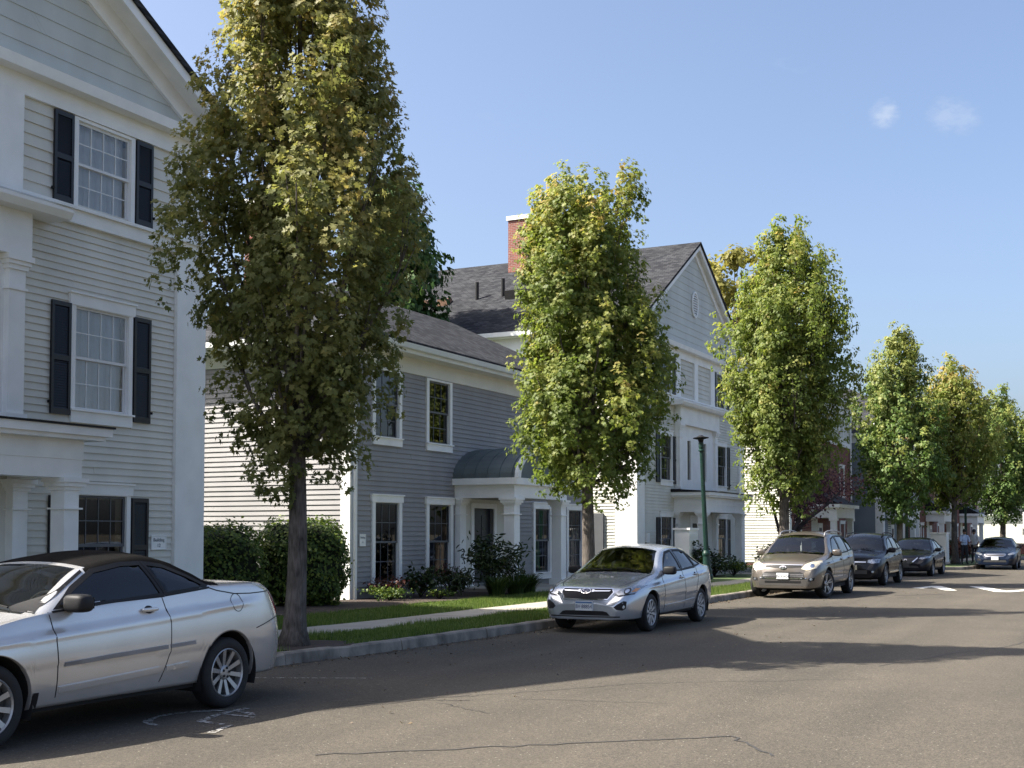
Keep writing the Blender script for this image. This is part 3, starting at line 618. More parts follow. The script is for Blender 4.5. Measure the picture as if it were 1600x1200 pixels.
MB().box(XB+.003,PF+.16,ya-.16,ya+.30,2.92,3.09).box(XB+.003,PF+.16,yb-.30,yb+.16,2.92,3.09).box(PF-.3,PF+.16,ya+.30,yb-.30,2.92,3.09).build('porch_cornice',M_white,HB)
hw=(yb-ya)/2+.14; rise=.86; na=20
arc=lambda s_:[(ym+s_*hw*math.cos(t),3.09+rise*s_*math.sin(t)) for t in np.linspace(0,math.pi,na+1)]
o_=arc(1.0); i_=arc(.955)
rf=MB()
for k in range(na): rf.prism([(XB+.004,*o_[k]),(XB+.004,*o_[k+1]),(XB+.004,*i_[k+1]),(XB+.004,*i_[k])],[(PF+.16,*o_[k]),(PF+.16,*o_[k+1]),(PF+.16,*i_[k+1]),(PF+.16,*i_[k])])
ro=rf.build('copper_roof',M_copper,HB)
for j in range(5):
    xx=XB+.3+j*.36; sm=MB(); q_=arc(1.02)
    for k in range(na): sm.prism([(xx,*q_[k]),(xx,*q_[k+1]),(xx,*o_[k+1]),(xx,*o_[k])],[(xx+.025,*q_[k]),(xx+.025,*q_[k+1]),(xx+.025,*o_[k+1]),(xx+.025,*o_[k])])
    sm.build('standing_seam',M_copper,ro)
ri=MB(); q1=arc(1.012); q0=arc(.90)
for k in range(na): ri.prism([(PF+.10,*q1[k]),(PF+.10,*q1[k+1]),(PF+.10,*q0[k+1]),(PF+.10,*q0[k])],[(PF+.19,*q1[k]),(PF+.19,*q1[k+1]),(PF+.19,*q0[k+1]),(PF+.19,*q0[k])])
ri.build('arch_trim',M_white,HB)
MB().eyz([(y,z) for y,z in arc(.9)],PF-.02,PF+.02).build('arch_panel',M_copper,HB)
MB().box(XB+.001,XB+.03,ya+.34,29.5,.24,2.58).box(XB+.001,XB+.03,30.8,yb-.34,.24,2.58).box(XB+.001,XB+.03,29.5,30.8,2.36,2.58).build('porch_wall_panel',M_cream,HB)
MB().box(XB+.03,XB+.07,29.42,29.57,.24,2.48).box(XB+.03,XB+.07,30.73,30.88,.24,2.48).box(XB+.03,XB+.07,29.57,30.73,2.34,2.48).build('door_casing',M_white,HB)
dr=MB().box(XB-.12,XB-.07,29.57,30.73,.24,2.34).build('door',M_door,HB)
for (p,q) in ((.45,1.05),(1.2,2.15)):
    for (s_,t_) in ((29.72,30.08),(30.22,30.58)): MB().box(XB-.07,XB-.06,s_,t_,p,q).build('door_panel',M_door,dr)
MB().tube([(XB-.02,30.62,1.2),(XB-.07,30.62,1.2)],.03,8).build('handle',M_metal,dr)
MB().box(-17.3,-16.75,40.0,40.09,.45,2.35).build('side_shutter',M_sash,HC)
plaque(-15+.028,16.22,1.50,.36,.24,[('Building',.045),('12',-.05)],'white building number plaque on the pale house above the convertible top',.085)
plaque(XB+.028,24.22,1.50,.25,.28,[('Building',.06),('11',-.05)],'white building number plaque on the slate-grey house left of its window',.062)
mb=thing('meter_box','small white meter box with cable on the cream house corner','meter box',(-15.57,41.0,1.35))
MB().box(-15.57,-15.45,40.9,41.12,1.35,1.68).build('housing',M_white,mb); MB().tube([(-15.53,40.95,1.35),(-15.53,40.85,.9),(-15.53,40.8,.4)],.02,6).build('cable',M_black,mb)
# ---- farther houses down the street
def far_house(label,X,y0,y1,zE,m_lo,m_up,zsplit,roofm,porches,wins,depth=12,hip=True,name='house',rise=None,side=True):
    H=thing(name,label,'house',(X,(y0+y1)/2,0)); MB_=MB()
    MB().box(X-depth,X,y0,y1,0,zsplit).build('wall',m_lo,H)
    if zsplit<zE: MB().box(X-depth,X,y0,y1,zsplit,zE).build('upper_wall',m_up,H); MB().box(X-depth,X+.08,y0-.08,y1+.05,zsplit-.12,zsplit+.14).build('belt_course',M_white,H)
    if m_lo is not M_brick and side: clap(H,y0,X-6,X-.4,.3,zE-.4,.125,[],m_lo,'y',False)
    if m_lo is not M_brick: clap(H,X,y0+.3,y1-.2,.3,zE-.4,.125,[(a-.02,b+.02,c-.1,d+.1) for a,b,c,d in wins],m_lo,'x',False)
    MB().box(X+.001,X+.06,y0-.05,y0+.35,0,zE-.2).box(X-.4,X+.001,y0-.05,y0-.001,0,zE-.2).build('corner_board',M_white,H)
    MB().box(X-depth,X+.07,y0-.07,y1+.07,zE-.4,zE).build('frieze_board',M_white,H)
    MB().box(X-depth-.4,X+.42,y0-.42,y1+.42,zE,zE+.14).build('eave',M_white,H)
    e=.46; hw_=min((depth+2*e)/2,(y1-y0+2*e)/2); r_=rise or hw_*.5; xm=X-depth/2
    a,b,c,d=(X+e,y0-e),(X+e,y1+e),(X-depth-e,y1+e),(X-depth-e,y0-e); z=zE+.14
    if (y1-y0)>=depth: r0,r1=(xm,y0-e+hw_),(xm,y1+e-hw_)
    else: r0,r1=(X+e-hw_,(y0+y1)/2),(X-depth-e+hw_,(y0+y1)/2)
    rf=MB(); V=lambda p,q:(p[0],p[1],q)
    if (y1-y0)>=depth:
        fs=[[V(a,z),V(b,z),V(r1,z+r_),V(r0,z+r_)],[V(b,z),V(c,z),V(r1,z+r_)],[V(c,z),V(d,z),V(r0,z+r_),V(r1,z+r_)],[V(d,z),V(a,z),V(r0,z+r_)]]
    else: fs=[[V(a,z),V(b,z),V(r0,z+r_)],[V(b,z),V(c,z),V(r1,z+r_),V(r0,z+r_)],[V(c,z),V(d,z),V(r1,z+r_)],[V(d,z),V(a,z),V(r0,z+r_),V(r1,z+r_)]]
    for f in fs: rf.poly(f)
    rf.build('roof',roofm,H)
    for (p,q,s,t) in wins: window(H,X,p,q,s,t,cas=.1,header=.15,sill=.12,panes=(3,2),msash=M_sash,glass=M_glassd,proud=.05)
    for (p,q,pr_) in porches:
        MB().box(X+.01,X+pr_+.2,p-.1,q+.1,0,.22).build('porch_floor',M_conc,H)
        for yy in (p,q-.28):
            MB().box(X+pr_-.28,X+pr_,yy,yy+.28,.22,2.45).box(X+pr_-.34,X+pr_+.06,yy-.06,yy+.34,2.3,2.45).build('porch_column',M_white,H)
        MB().box(X+.01,X+pr_+.05,p-.05,q+.05,2.45,2.95).box(X+.01,X+pr_+.25,p-.25,q+.25,2.95,3.12).build('porch_entablature',M_white,H)
        MB().prism([(X+.01,p-.25,3.12),(X+pr_+.25,p-.25,3.12),(X+.01,p-.25,3.9)],[(X+.01,q+.25,3.12),(X+pr_+.25,q+.25,3.12),(X+.01,q+.25,3.9)]).build('porch_roof',M_black,H)
        dr=MB().box(X+.01,X+.05,(p+q)/2-.5,(p+q)/2+.5,.22,2.2).build('door',M_white,H); MB().box(X+.05,X+.06,(p+q)/2-.3,(p+q)/2+.3,1.2,1.95).build('door_pane',M_glassd,dr)
        MB().box(X+.005,X+.02,p+.3,(p+q)/2-.5,.22,2.45).build('porch_wall_panel',M_cream,H)
    return H
HD=far_house('brick house with white third storey, behind the third street tree',-15,58.4,72.3,8.9,M_brick,M_sidC,6.6,M_rx,[(62.6,66.8,1.3)],[(59.6,60.8,.7,2.2),(60.0,61.2,3.7,5.3),(69.4,70.6,3.7,5.3),(69.4,70.6,.7,2.2),(60.0,61.2,6.9,8.3),(69.4,70.6,6.9,8.3)],name='brick_house')
clap(HD,58.4,-21,-15.4,.3,6.3,.125,[],M_sidC,'y',False)
MB().tube([(-14.5,72.5,8.9),(-14.6,72.5,8.55),(-14.92,72.2,8.3),(-14.92,72.2,.3)],.05,8).build('downspout',M_white,HD)
far_house('blue-grey clapboard house beyond the brick house, with white downspout',-13.4,73.3,81.2,7.3,M_sidF,M_sidF,7.3,M_ry,[(74.6,77.8,1.1)],[(78.6,79.7,.7,2.2),(75.0,76.1,3.7,5.3),(78.6,79.7,3.7,5.3)],depth=9)
far_house('red brick house behind the fifth street tree',-12.7,81.2,92.0,8.6,M_brick,M_brick,8.6,M_rx,[(84.4,88.0,1.1)],[(82.2,83.3,.7,2.2),(82.2,83.3,3.7,5.3),(89.2,90.3,.7,2.2),(89.2,90.3,3.7,5.3)],depth=11,name='brick_house')
far_house('small red brick house with white porch beyond the fifth street tree',-12.2,94.0,108,7.0,M_brick,M_sidC,6.2,M_ry,[(97.0,101.0,1.2)],[(94.6,95.8,.7,2.2),(103,104.2,.7,2.2),(103,104.2,3.7,5.3)],depth=10,name='brick_house')
far_house('low sunlit cream building at the far right end of the street',-8.5,119,135,3.3,M_sidC,M_sidC,3.3,M_rx,[],[(128,129.2,.7,2.2)],depth=14,rise=1.6)
wl=thing('garden_wall','low red brick garden wall at the far right edge','wall',(-6.2,100,0))
MB().box(-9.6,-5.6,99.6,100.0,0,.85).build('brickwork',M_brick,wl); MB().box(-9.65,-5.55,99.55,100.05,.85,.95).build('coping',M_conc,wl)
# ------------------------------------------------------------------ vegetation
def leafmat(name,ramp,trans=.35,rough=.55):
    m=bpy.data.materials.new(name); n,l,p=nodes(m); o=n['Material Output']
    a=n.new('ShaderNodeAttribute'); a.attribute_name='tint'; r=n.new('ShaderNodeValToRGB'); e=r.color_ramp.elements
    while len(e)<len(ramp): e.new(.5)
    for i,(pos,c) in enumerate(ramp): e[i].position=pos; e[i].color=(*c,1)
    l.new(a.outputs['Fac'],r.inputs[0]); l.new(r.outputs[0],p.inputs['Base Color']); p.inputs['Roughness'].default_value=rough; p.inputs['Specular IOR Level'].default_value=.3
    t=n.new('ShaderNodeBsdfTranslucent'); hs=n.new('ShaderNodeHueSaturation'); hs.inputs['Value'].default_value=1.6; hs.inputs['Saturation'].default_value=1.1; l.new(r.outputs[0],hs.inputs['Color']); l.new(hs.outputs[0],t.inputs[0])
    mx=n.new('ShaderNodeMixShader'); mx.inputs[0].default_value=trans; l.new(p.outputs[0],mx.inputs[1]); l.new(t.outputs[0],mx.inputs[2]); l.new(mx.outputs[0],o.inputs[0]); return m
LEAF_MAPLE=(np.array([(0,0,0),(.46,.06,.03),(.27,.27,0),(.50,.58,.05),(.16,.58,0),(0,1.0,.02),(-.16,.58,0),(-.50,.58,.05),(-.27,.27,0),(-.46,.06,.03)]),[(0,1,2,3,4,5),(0,5,6,7,8,9)])
LEAF_SIMPLE=(np.array([(0,0,0),(.34,.30,.03),(.22,.72,.0),(0,1.0,0),(-.22,.72,0),(-.34,.30,.03)]),[(0,1,2,3),(0,3,4,5)])
LEAF_LONG=(np.array([(0,0,0),(.15,.35,.02),(.11,.75,-.02),(0,1.0,-.08),(-.11,.75,-.02),(-.15,.35,.02)]),[(0,1,2,3),(0,3,4,5)])
def leaves_mesh(name,pos,size,nrm,tint,m,leaf,rs,spin=None):
    """pos (n,3), nrm (n,3) leaf facing, size (n,)"""
    V,F=leaf; n=len(pos); k=len(V)
    nrm=nrm/np.maximum(1e-6,np.linalg.norm(nrm,axis=1,keepdims=True))
    rv=rs.normal(size=(n,3)); 
    if spin is not None: rv=rv*.5+spin
    ax=rv-nrm*np.sum(rv*nrm,axis=1,keepdims=True); ax/=np.maximum(1e-6,np.linalg.norm(ax,axis=1,keepdims=True))
    bx=np.cross(ax,nrm)
    v=pos[:,None,:]+size[:,None,None]*(V[None,:,0:1]*bx[:,None,:]+V[None,:,1:2]*ax[:,None,:]+V[None,:,2:3]*3*nrm[:,None,:])
    v=v.reshape(-1,3)
    lens=np.array([len(f) for f in F]); flat=np.concatenate([np.array(f) for f in F])
    loops=(flat[None,:]+np.arange(n)[:,None]*k).ravel(); lt=np.tile(lens,n); ls=np.concatenate([[0],np.cumsum(lt)[:-1]])
    me=bpy.data.meshes.new(name); me.vertices.add(len(v)); me.vertices.foreach_set('co',v.astype(np.float32).ravel())
    me.loops.add(len(loops)); me.loops.foreach_set('vertex_index',loops.astype(np.int32)); me.polygons.add(len(lt)); me.polygons.foreach_set('loop_start',ls.astype(np.int32)); me.polygons.foreach_set('loop_total',lt.astype(np.int32))
    me.materials.append(m); me.update(calc_edges=True)
    at=me.attributes.new('tint','FLOAT','POINT'); at.data.foreach_set('value',np.repeat(tint,k).astype(np.float32)); return me
def bark(name,c0,c1):
    m=bpy.data.materials.new(name); n,l,p=nodes(m); g=n.new('ShaderNodeNewGeometry'); mp=n.new('ShaderNodeMapping'); mp.inputs['Scale'].default_value=(1,1,.16); l.new(g.outputs['Position'],mp.inputs[0])
    t=n.new('ShaderNodeTexNoise'); t.inputs['Scale'].default_value=38; t.inputs['Detail'].default_value=6; l.new(mp.outputs[0],t.inputs['Vector'])
    t2=n.new('ShaderNodeTexNoise'); t2.inputs['Scale'].default_value=4; t2.inputs['Detail'].default_value=4; l.new(g.outputs['Position'],t2.inputs['Vector'])
    ad=n.new('ShaderNodeMath'); ad.operation='MULTIPLY_ADD'; ad.inputs[1].default_value=.5; l.new(t2.outputs[0],ad.inputs[0]); mu=n.new('ShaderNodeMath'); mu.operation='MULTIPLY'; mu.inputs[1].default_value=.6; l.new(t.outputs[0],mu.inputs[0]); l.new(mu.outputs[0],ad.inputs[2])
    r=n.new('ShaderNodeValToRGB'); e=r.color_ramp.elements; e[0].position=.38; e[1].position=.7; e[0].color=(*c0,1); e[1].color=(*c1,1); l.new(ad.outputs[0],r.inputs[0]); l.new(r.outputs[0],p.inputs['Base Color'])
    b=n.new('ShaderNodeBump'); b.inputs['Strength'].default_value=1; b.inputs['Distance'].default_value=.02; l.new(t.outputs[0],b.inputs['Height']); l.new(b.outputs[0],p.inputs['Normal']); p.inputs['Roughness'].default_value=.9; p.inputs['Specular IOR Level'].default_value=.2; return m
M_bark=bark('maple_bark',(.045,.038,.032),(.15,.13,.115))
M_barkd=bark('dark_bark',(.02,.016,.014),(.05,.04,.036))
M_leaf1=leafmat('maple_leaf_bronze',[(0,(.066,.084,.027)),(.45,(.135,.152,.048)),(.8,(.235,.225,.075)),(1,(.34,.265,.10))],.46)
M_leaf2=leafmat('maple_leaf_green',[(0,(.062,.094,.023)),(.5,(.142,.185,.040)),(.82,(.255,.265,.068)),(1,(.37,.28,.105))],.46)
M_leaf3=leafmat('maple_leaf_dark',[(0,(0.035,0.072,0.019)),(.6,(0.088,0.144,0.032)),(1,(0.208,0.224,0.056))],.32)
M_leafb=leafmat('background_leaf',[(0,(0.025,0.056,0.017)),(.6,(0.063,0.119,0.031)),(1,(0.126,0.182,0.049))],.28)
M_leafy=leafmat('pale_spring_leaf',[(0,(0.112,0.119,0.028)),(.6,(0.210,0.196,0.049)),(1,(0.308,0.252,0.084))],.4)
M_hedge=leafmat('hedge_leaf',[(0,(0.024,0.049,0.011)),(.6,(0.061,0.101,0.019)),(1,(0.162,0.203,0.038))],.25)
M_plum=leafmat('plum_leaf',[(0,(0.038,0.018,0.024)),(.7,(0.098,0.042,0.053)),(1,(0.195,0.112,0.090))],.3)
M_rhodo=leafmat('rhododendron_leaf',[(0,(.014,.028,.010)),(.7,(.03,.05,.016)),(1,(.07,.085,.03))],.15,.35)
M_lily=leafmat('strap_leaf',[(0,(.02,.04,.010)),(.7,(.045,.075,.018)),(1,(.08,.11,.03))],.3)
M_barb=leafmat('barberry_leaf',[(0,(.05,.02,.018)),(.7,(.10,.035,.028)),(1,(.16,.07,.045))],.25)
M_grass=leafmat('grass_blade',[(0,(0.047,0.081,0.016)),(.6,(0.101,0.155,0.030)),(1,(0.189,0.216,0.068))],.35)
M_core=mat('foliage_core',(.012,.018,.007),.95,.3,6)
def street_tree(label,loc,Ht,zc0,rad,seed,nleaf,leafm,leaf,lsize,trunk_r=.14,group='maples along the kerb',prof=None,lean=(0,0),plume=(.30,.75),name='maple_tree',cat='tree',warm=.0,nl=30,gap=.16):
    rs=np.random.RandomState(seed); r=random.Random(seed)
    T=thing(name,label,cat,loc,0,group); ORG[T]=Vector((0,0,0))
    prof=prof or [(0,.22),(.08,.52),(.2,.80),(.36,1.0),(.52,.95),(.68,.78),(.82,.55),(.93,.30),(1,.06)]
    pt=np.array(prof); R0=lambda t:rad*np.interp(t,pt[:,0],pt[:,1]); fa_=rs.uniform(0,6.28,4)
    Rf=lambda t,a=0.0:R0(t)*(1+.07*np.sin(2*a+fa_[0]+4*t)+.07*np.sin(3*a+fa_[1]-7*t)+.07*np.sin(7*a+fa_[2]+13*t))
    b=MB(); pts=[]; rr=[]
    for k in range(12):
        z=zc0*1.25*k/11; pts.append((lean[0]*z+.03*math.sin(z*1.3+seed),lean[1]*z+.03*math.sin(z*1.7),z-.05)); rr.append(trunk_r*(1.0-.28*k/11)*(1+.75*math.exp(-z*5)))
    b.tube(pts,rr,14); top=Vector(pts[-1]); b.build('trunk',M_bark,T,smooth=True)
    br=MB(); tips=[]
    for i in range(nl):
        u=(i+.5)/nl; ang=i*2.39996+r.uniform(-.3,.3); t_end=.10+.88*u**.85; 
        re=Rf(t_end,ang)*r.uniform(.55,.88); ze=zc0+(Ht-zc0)*t_end
        zs=max(zc0*.72,min(zc0*.85+(ze-zc0)*.30,zc0*1.2+(Ht-zc0)*.35)); zs+=r.uniform(-.2,.2)
        sx=(lean[0]*zs,lean[1]*zs)
        e=Vector((sx[0]+re*math.cos(ang),sx[1]+re*math.sin(ang),ze)); s=Vector((sx[0],sx[1],zs)); mid=s*.5+e*.5; mid.x=s.x+(e.x-s.x)*.68; mid.y=s.y+(e.y-s.y)*.68; mid.z-=.05
        P=[s*((1-q)**2)+mid*(2*q*(1-q))+e*(q*q) for q in np.linspace(0,1,9)]
        P=[p+Vector((r.uniform(-.03,.03),r.uniform(-.03,.03),0)) if 0<k<8 else p for k,p in enumerate(P)]
        r0=trunk_r*.34*(1-.45*u); br.tube(P,[r0*(1-.82*k/8) for k in range(9)],6)
        tips.append(P)
        for _ in range(5):
            k=r.randint(3,7); p=P[k]; a2=ang+r.uniform(-1.3,1.3); q=p+Vector((math.cos(a2)*r.uniform(.15,.4)*rad*.5,math.sin(a2)*r.uniform(.15,.4)*rad*.5,r.uniform(.45,1.0))); br.tube([p,p*.5+q*.5+Vector((0,0,-.06)),q],[r0*.34,r0*.25,.004],5); tips.append([p,q])
    # trunk leader
    br.tube([tuple(top),(lean[0]*Ht*.6,lean[1]*Ht*.6,zc0+(Ht-zc0)*.55),(lean[0]*Ht,lean[1]*Ht,Ht*.94)],[trunk_r*.72,trunk_r*.36,.01],8)
    br.build('branches',M_bark,T,smooth=True)
    # plumes of leaves spread through the crown volume
    npl=int(nl*6); C=[]; S=[]
    for i in range(npl):
        u=rs.uniform(); t=.02+.97*u**.92; ang=rs.uniform(0,2*math.pi); rrn=rs.uniform()**.42
        C.append((lean[0]*Ht*t+Rf(t,ang)*rrn*.95*math.cos(ang),lean[1]*Ht*t+Rf(t,ang)*rrn*.95*math.sin(ang),zc0+(Ht-zc0)*t)); S.append(rs.uniform(.5,1.35)*(1.0 if t<.85 else .75))
    for P in tips: C.append(tuple(P[-1])); S.append(.9)
    for i in range(9): # spires
        t=rs.uniform(.62,.98); ang=rs.uniform(0,6.28); q=Rf(t,ang)*rs.uniform(.3,1.0); C.append((lean[0]*Ht+q*math.cos(ang),lean[1]*Ht+q*math.sin(ang),zc0+(Ht-zc0)*t+.35)); S.append(1.0)
    C=np.array(C); S=np.array(S); w_=S**2/np.sum(S**2); ncl=nleaf//8; idx=rs.choice(len(C),ncl,p=w_)
    d=rs.normal(size=(ncl,3)); d/=np.linalg.norm(d,axis=1,keepdims=True); d*=(rs.uniform(size=(ncl,1))**.45)
    hgt=d[:,2:3]; d2=d.copy(); d2[:,:2]*=plume[0]*(1-.45*np.clip(hgt,-1,1)); d2[:,2]*=plume[1]
    cp=C[idx]+d2*S[idx][:,None]
    ph=rs.uniform(0,6,3); g=np.sin(cp[:,0]*3.3+ph[0])*np.sin(cp[:,1]*3.1+ph[1])*np.sin(cp[:,2]*2.2+ph[2]); keep=(g>-.62+gap)|(rs.uniform(size=ncl)>.72); keep&=cp[:,2]>zc0-.45
    cp=cp[keep]; idx=idx[keep]; d=d[keep]; ncl=len(cp)
    outw=cp.copy(); outw[:,2]=0; outw/=np.maximum(.05,np.linalg.norm(outw,axis=1,keepdims=True))
    cn=outw*.8+np.array([0,0,.6])+rs.normal(size=(ncl,3))*.45+d*.5; ct=rs.uniform(0,1,ncl)
    K=rs.randint(5,12,ncl); ci=np.repeat(np.arange(ncl),K); n=len(ci)
    e=rs.normal(size=(n,3)); e/=np.linalg.norm(e,axis=1,keepdims=True); pos=cp[ci]+e*lsize*1.15*rs.uniform(.35,1.15,(n,1))*np.array([1,1,.8])
    nrm=cn[ci]+e*.75+rs.normal(size=(n,3))*.25; dd=d[ci]; idx=idx[ci]
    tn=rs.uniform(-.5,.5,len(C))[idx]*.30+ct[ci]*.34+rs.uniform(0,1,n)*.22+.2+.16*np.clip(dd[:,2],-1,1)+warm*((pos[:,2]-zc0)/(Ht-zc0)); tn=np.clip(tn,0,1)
    sz=lsize*rs.uniform(.65,1.25,n)
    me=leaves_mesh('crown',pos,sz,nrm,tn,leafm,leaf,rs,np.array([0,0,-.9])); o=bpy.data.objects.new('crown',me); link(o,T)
    return T
p1=[(0,.16),(.06,.40),(.16,.72),(.28,.96),(.40,1.0),(.52,.92),(.64,.78),(.76,.62),(.88,.42),(1,.08)]
p1a=[(0,.14),(.06,.36),(.12,.52),(.25,.80),(.38,1.0),(.5,.86),(.64,.67),(.78,.47),(.9,.28),(1,.05)]
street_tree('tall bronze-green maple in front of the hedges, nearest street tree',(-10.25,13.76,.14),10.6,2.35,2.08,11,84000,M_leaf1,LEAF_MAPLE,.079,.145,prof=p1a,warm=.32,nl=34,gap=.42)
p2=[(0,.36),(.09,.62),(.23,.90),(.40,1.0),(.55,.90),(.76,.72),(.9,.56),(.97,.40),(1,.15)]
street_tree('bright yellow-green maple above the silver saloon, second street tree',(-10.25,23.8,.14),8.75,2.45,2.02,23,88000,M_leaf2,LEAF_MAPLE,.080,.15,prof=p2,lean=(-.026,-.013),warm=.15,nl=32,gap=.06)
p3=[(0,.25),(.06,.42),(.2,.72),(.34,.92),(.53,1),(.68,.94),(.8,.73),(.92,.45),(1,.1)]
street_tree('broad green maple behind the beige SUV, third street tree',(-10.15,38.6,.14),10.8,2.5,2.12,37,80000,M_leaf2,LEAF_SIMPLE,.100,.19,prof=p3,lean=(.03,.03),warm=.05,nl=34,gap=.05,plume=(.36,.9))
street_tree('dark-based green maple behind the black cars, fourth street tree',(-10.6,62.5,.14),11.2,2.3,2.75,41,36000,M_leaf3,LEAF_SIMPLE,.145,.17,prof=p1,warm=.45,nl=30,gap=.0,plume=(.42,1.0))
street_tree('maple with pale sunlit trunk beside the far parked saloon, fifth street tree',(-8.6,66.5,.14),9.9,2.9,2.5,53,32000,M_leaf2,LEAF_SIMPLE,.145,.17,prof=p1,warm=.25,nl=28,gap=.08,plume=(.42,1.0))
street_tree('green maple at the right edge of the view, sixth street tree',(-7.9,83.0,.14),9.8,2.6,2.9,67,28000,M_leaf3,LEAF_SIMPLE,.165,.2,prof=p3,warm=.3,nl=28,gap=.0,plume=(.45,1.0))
def round_tree(label,loc,Ht,zc0,rad,seed,nleaf,leafm,lsize,name='broad_tree',group=None,plume=(.55,.45)):
    pr=[(0,.45),(.15,.82),(.35,1.0),(.6,.95),(.8,.75),(.92,.5),(1,.1)]
    return street_tree(label,loc,Ht,zc0,rad,seed,nleaf,leafm,LEAF_SIMPLE,lsize,.28,group,pr,plume=plume,name=name,nl=24,gap=.1)
round_tree('dark green tree rising behind the slate-grey house roof',(-24.5,38.6,0),14.5,6.5,2.05,71,15000,M_leafb,.24)
round_tree('pale spring-leaved tree beyond the cream gable',(-19.8,66.0,0),17.2,7,4.2,73,14000,M_leafy,.26,plume=(.6,.6))
round_tree('green treetop showing above the cream house ridge',(-38.0,58.0,0),16.2,8,3.4,79,6000,M_leafb,.28)
round_tree('green tree closing the view behind the low cream building',(-10.0,142.0,0),11.5,2.5,4.5,83,9000,M_leafb,.34)
def sprig(label,loc,Ht,seed):
    rs=np.random.RandomState(seed); T=thing('young_tree',label,'tree',loc,0,'thin young trees behind the roof'); ORG[T]=Vector((0,0,0)); b=MB(); b.tube([(0,0,0),(.1,.05,Ht*.6),(.02,.1,Ht)],[.12,.06,.015],6); b.build('trunk',M_barkd,T)
    n=260; c=np.array([(0,0,Ht-.1),(.15,.25,Ht-.6),(-.1,-.3,Ht-.9)]); p=c[rs.randint(0,3,n)]+rs.normal(size=(n,3))*np.array([.24,.24,.22]); me=leaves_mesh('crown',p,rs.uniform(.14,.26,n),rs.normal(size=(n,3))+np.array([0,0,.6]),rs.uniform(.4,1,n),M_leafb,LEAF_SIMPLE,rs); link(bpy.data.objects.new('crown',me),T)
sprig('left one of two thin saplings topping the cream house roof',(-33.0,54.0,0),13.75,3); sprig('right one of two thin saplings topping the cream house roof',(-30.5,54.0,0),14.1,4)
# purple-leaved plum with dark leaning stems
def plum():
    rs=np.random.RandomState(5); r=random.Random(5); T=thing('plum_tree','purple-leaved plum with dark forked leaning stems beside the beige SUV','tree',(-12.3,46.6,.14)); ORG[T]=Vector((0,0,0)); b=MB()
    stems=[[(0,0,0),(.1,.25,.9),(-.15,.1,2.0),(-.35,-.2,3.1)],[(0,0,0),(.1,.25,.9),(.4,1.2,2.0),(.7,2.6,3.4),(.9,4.0,4.4)],[(.1,.5,1.2),(.6,1.9,2.1),(1.0,3.6,2.7),(1.2,5.2,3.3)],[(.4,1.2,2.0),(.2,2.4,3.4),(.3,3.4,4.8)]]
    for s in stems: b.tube(s,[.11*(1-.8*k/(len(s)-1))+.006 for k in range(len(s))],7)
    ends=[]
    for s in stems[1:]:
        for _ in range(16):
            k=r.randint(1,len(s)-1); p=Vector(s[k-1]).lerp(Vector(s[k]),r.random()); q=p+Vector((r.uniform(-.7,.7),r.uniform(-.3,1.1),r.uniform(-.1,1.0))); b.tube([p,p.lerp(q,.5)+Vector((0,0,.08)),q],[.022,.014,.004],4); ends+= [q,p.lerp(q,.6)]
    b.build('stems',M_barkd,T,smooth=True)
    ends=[e for e in ends if e.z>2.3 and e.y>1.1]; E_=np.array([tuple(e) for e in ends]); n=4200; p=E_[rs.randint(0,len(E_),n)]+rs.normal(size=(n,3))*np.array([.28,.32,.24]); me=leaves_mesh('crown',p,rs.uniform(.07,.13,n),rs.normal(size=(n,3))+np.array([0,0,.5]),rs.uniform(0,1,n),M_plum,LEAF_SIMPLE,rs); link(bpy.data.objects.new('crown',me),T)
plum()
# clipped hedges
def ball_hedge(label,loc,rx,ry,h,seed,n=9000):
    rs=np.random.RandomState(seed); T=thing('clipped_hedge',label,'hedge',loc,0,'clipped evergreen shrubs'); ORG[T]=Vector((0,0,0)); b=MB(); nu,nv=18,10
    def sp(u,v,k=1.0):
        z=np.sin(v); c=np.cos(v)**.55; q=1+.06*np.sin(3*u+seed)+.06*np.sin(5*u+2*v*3)+.045*np.sin(9*u+7*v); return np.array([rx*c*np.cos(u)*q*k,ry*c*np.sin(u)*q*k,h*.5+h*.5*np.sign(z)*np.abs(z)**.8*q*k])
    b.lathe([(max(.02,.80*math.cos(v)**.55),v) for v in np.linspace(-1.45,1.45,nv)],nu)
    b.v=[tuple(sp(math.atan2(y,x),v_,.86)) for (x,y,v_) in b.v]
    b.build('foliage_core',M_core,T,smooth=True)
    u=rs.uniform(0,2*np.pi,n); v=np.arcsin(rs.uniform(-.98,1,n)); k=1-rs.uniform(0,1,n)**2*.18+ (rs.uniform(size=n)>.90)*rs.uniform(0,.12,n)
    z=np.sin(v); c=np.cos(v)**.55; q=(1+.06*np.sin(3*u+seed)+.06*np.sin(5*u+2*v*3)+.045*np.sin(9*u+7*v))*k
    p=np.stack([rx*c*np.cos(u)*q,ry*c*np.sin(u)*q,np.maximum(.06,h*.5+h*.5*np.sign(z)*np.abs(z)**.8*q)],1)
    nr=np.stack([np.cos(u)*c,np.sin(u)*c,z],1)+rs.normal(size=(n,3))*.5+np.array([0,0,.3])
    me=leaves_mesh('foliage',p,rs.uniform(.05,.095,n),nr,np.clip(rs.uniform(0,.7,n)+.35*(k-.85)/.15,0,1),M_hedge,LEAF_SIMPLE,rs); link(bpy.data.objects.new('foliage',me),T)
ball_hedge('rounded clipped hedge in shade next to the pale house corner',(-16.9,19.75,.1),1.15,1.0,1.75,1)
ball_hedge('large clipped hedge behind the first maple trunk, sunlit on top',(-15.92,21.6,.1),.95,1.0,1.85,2,11000)
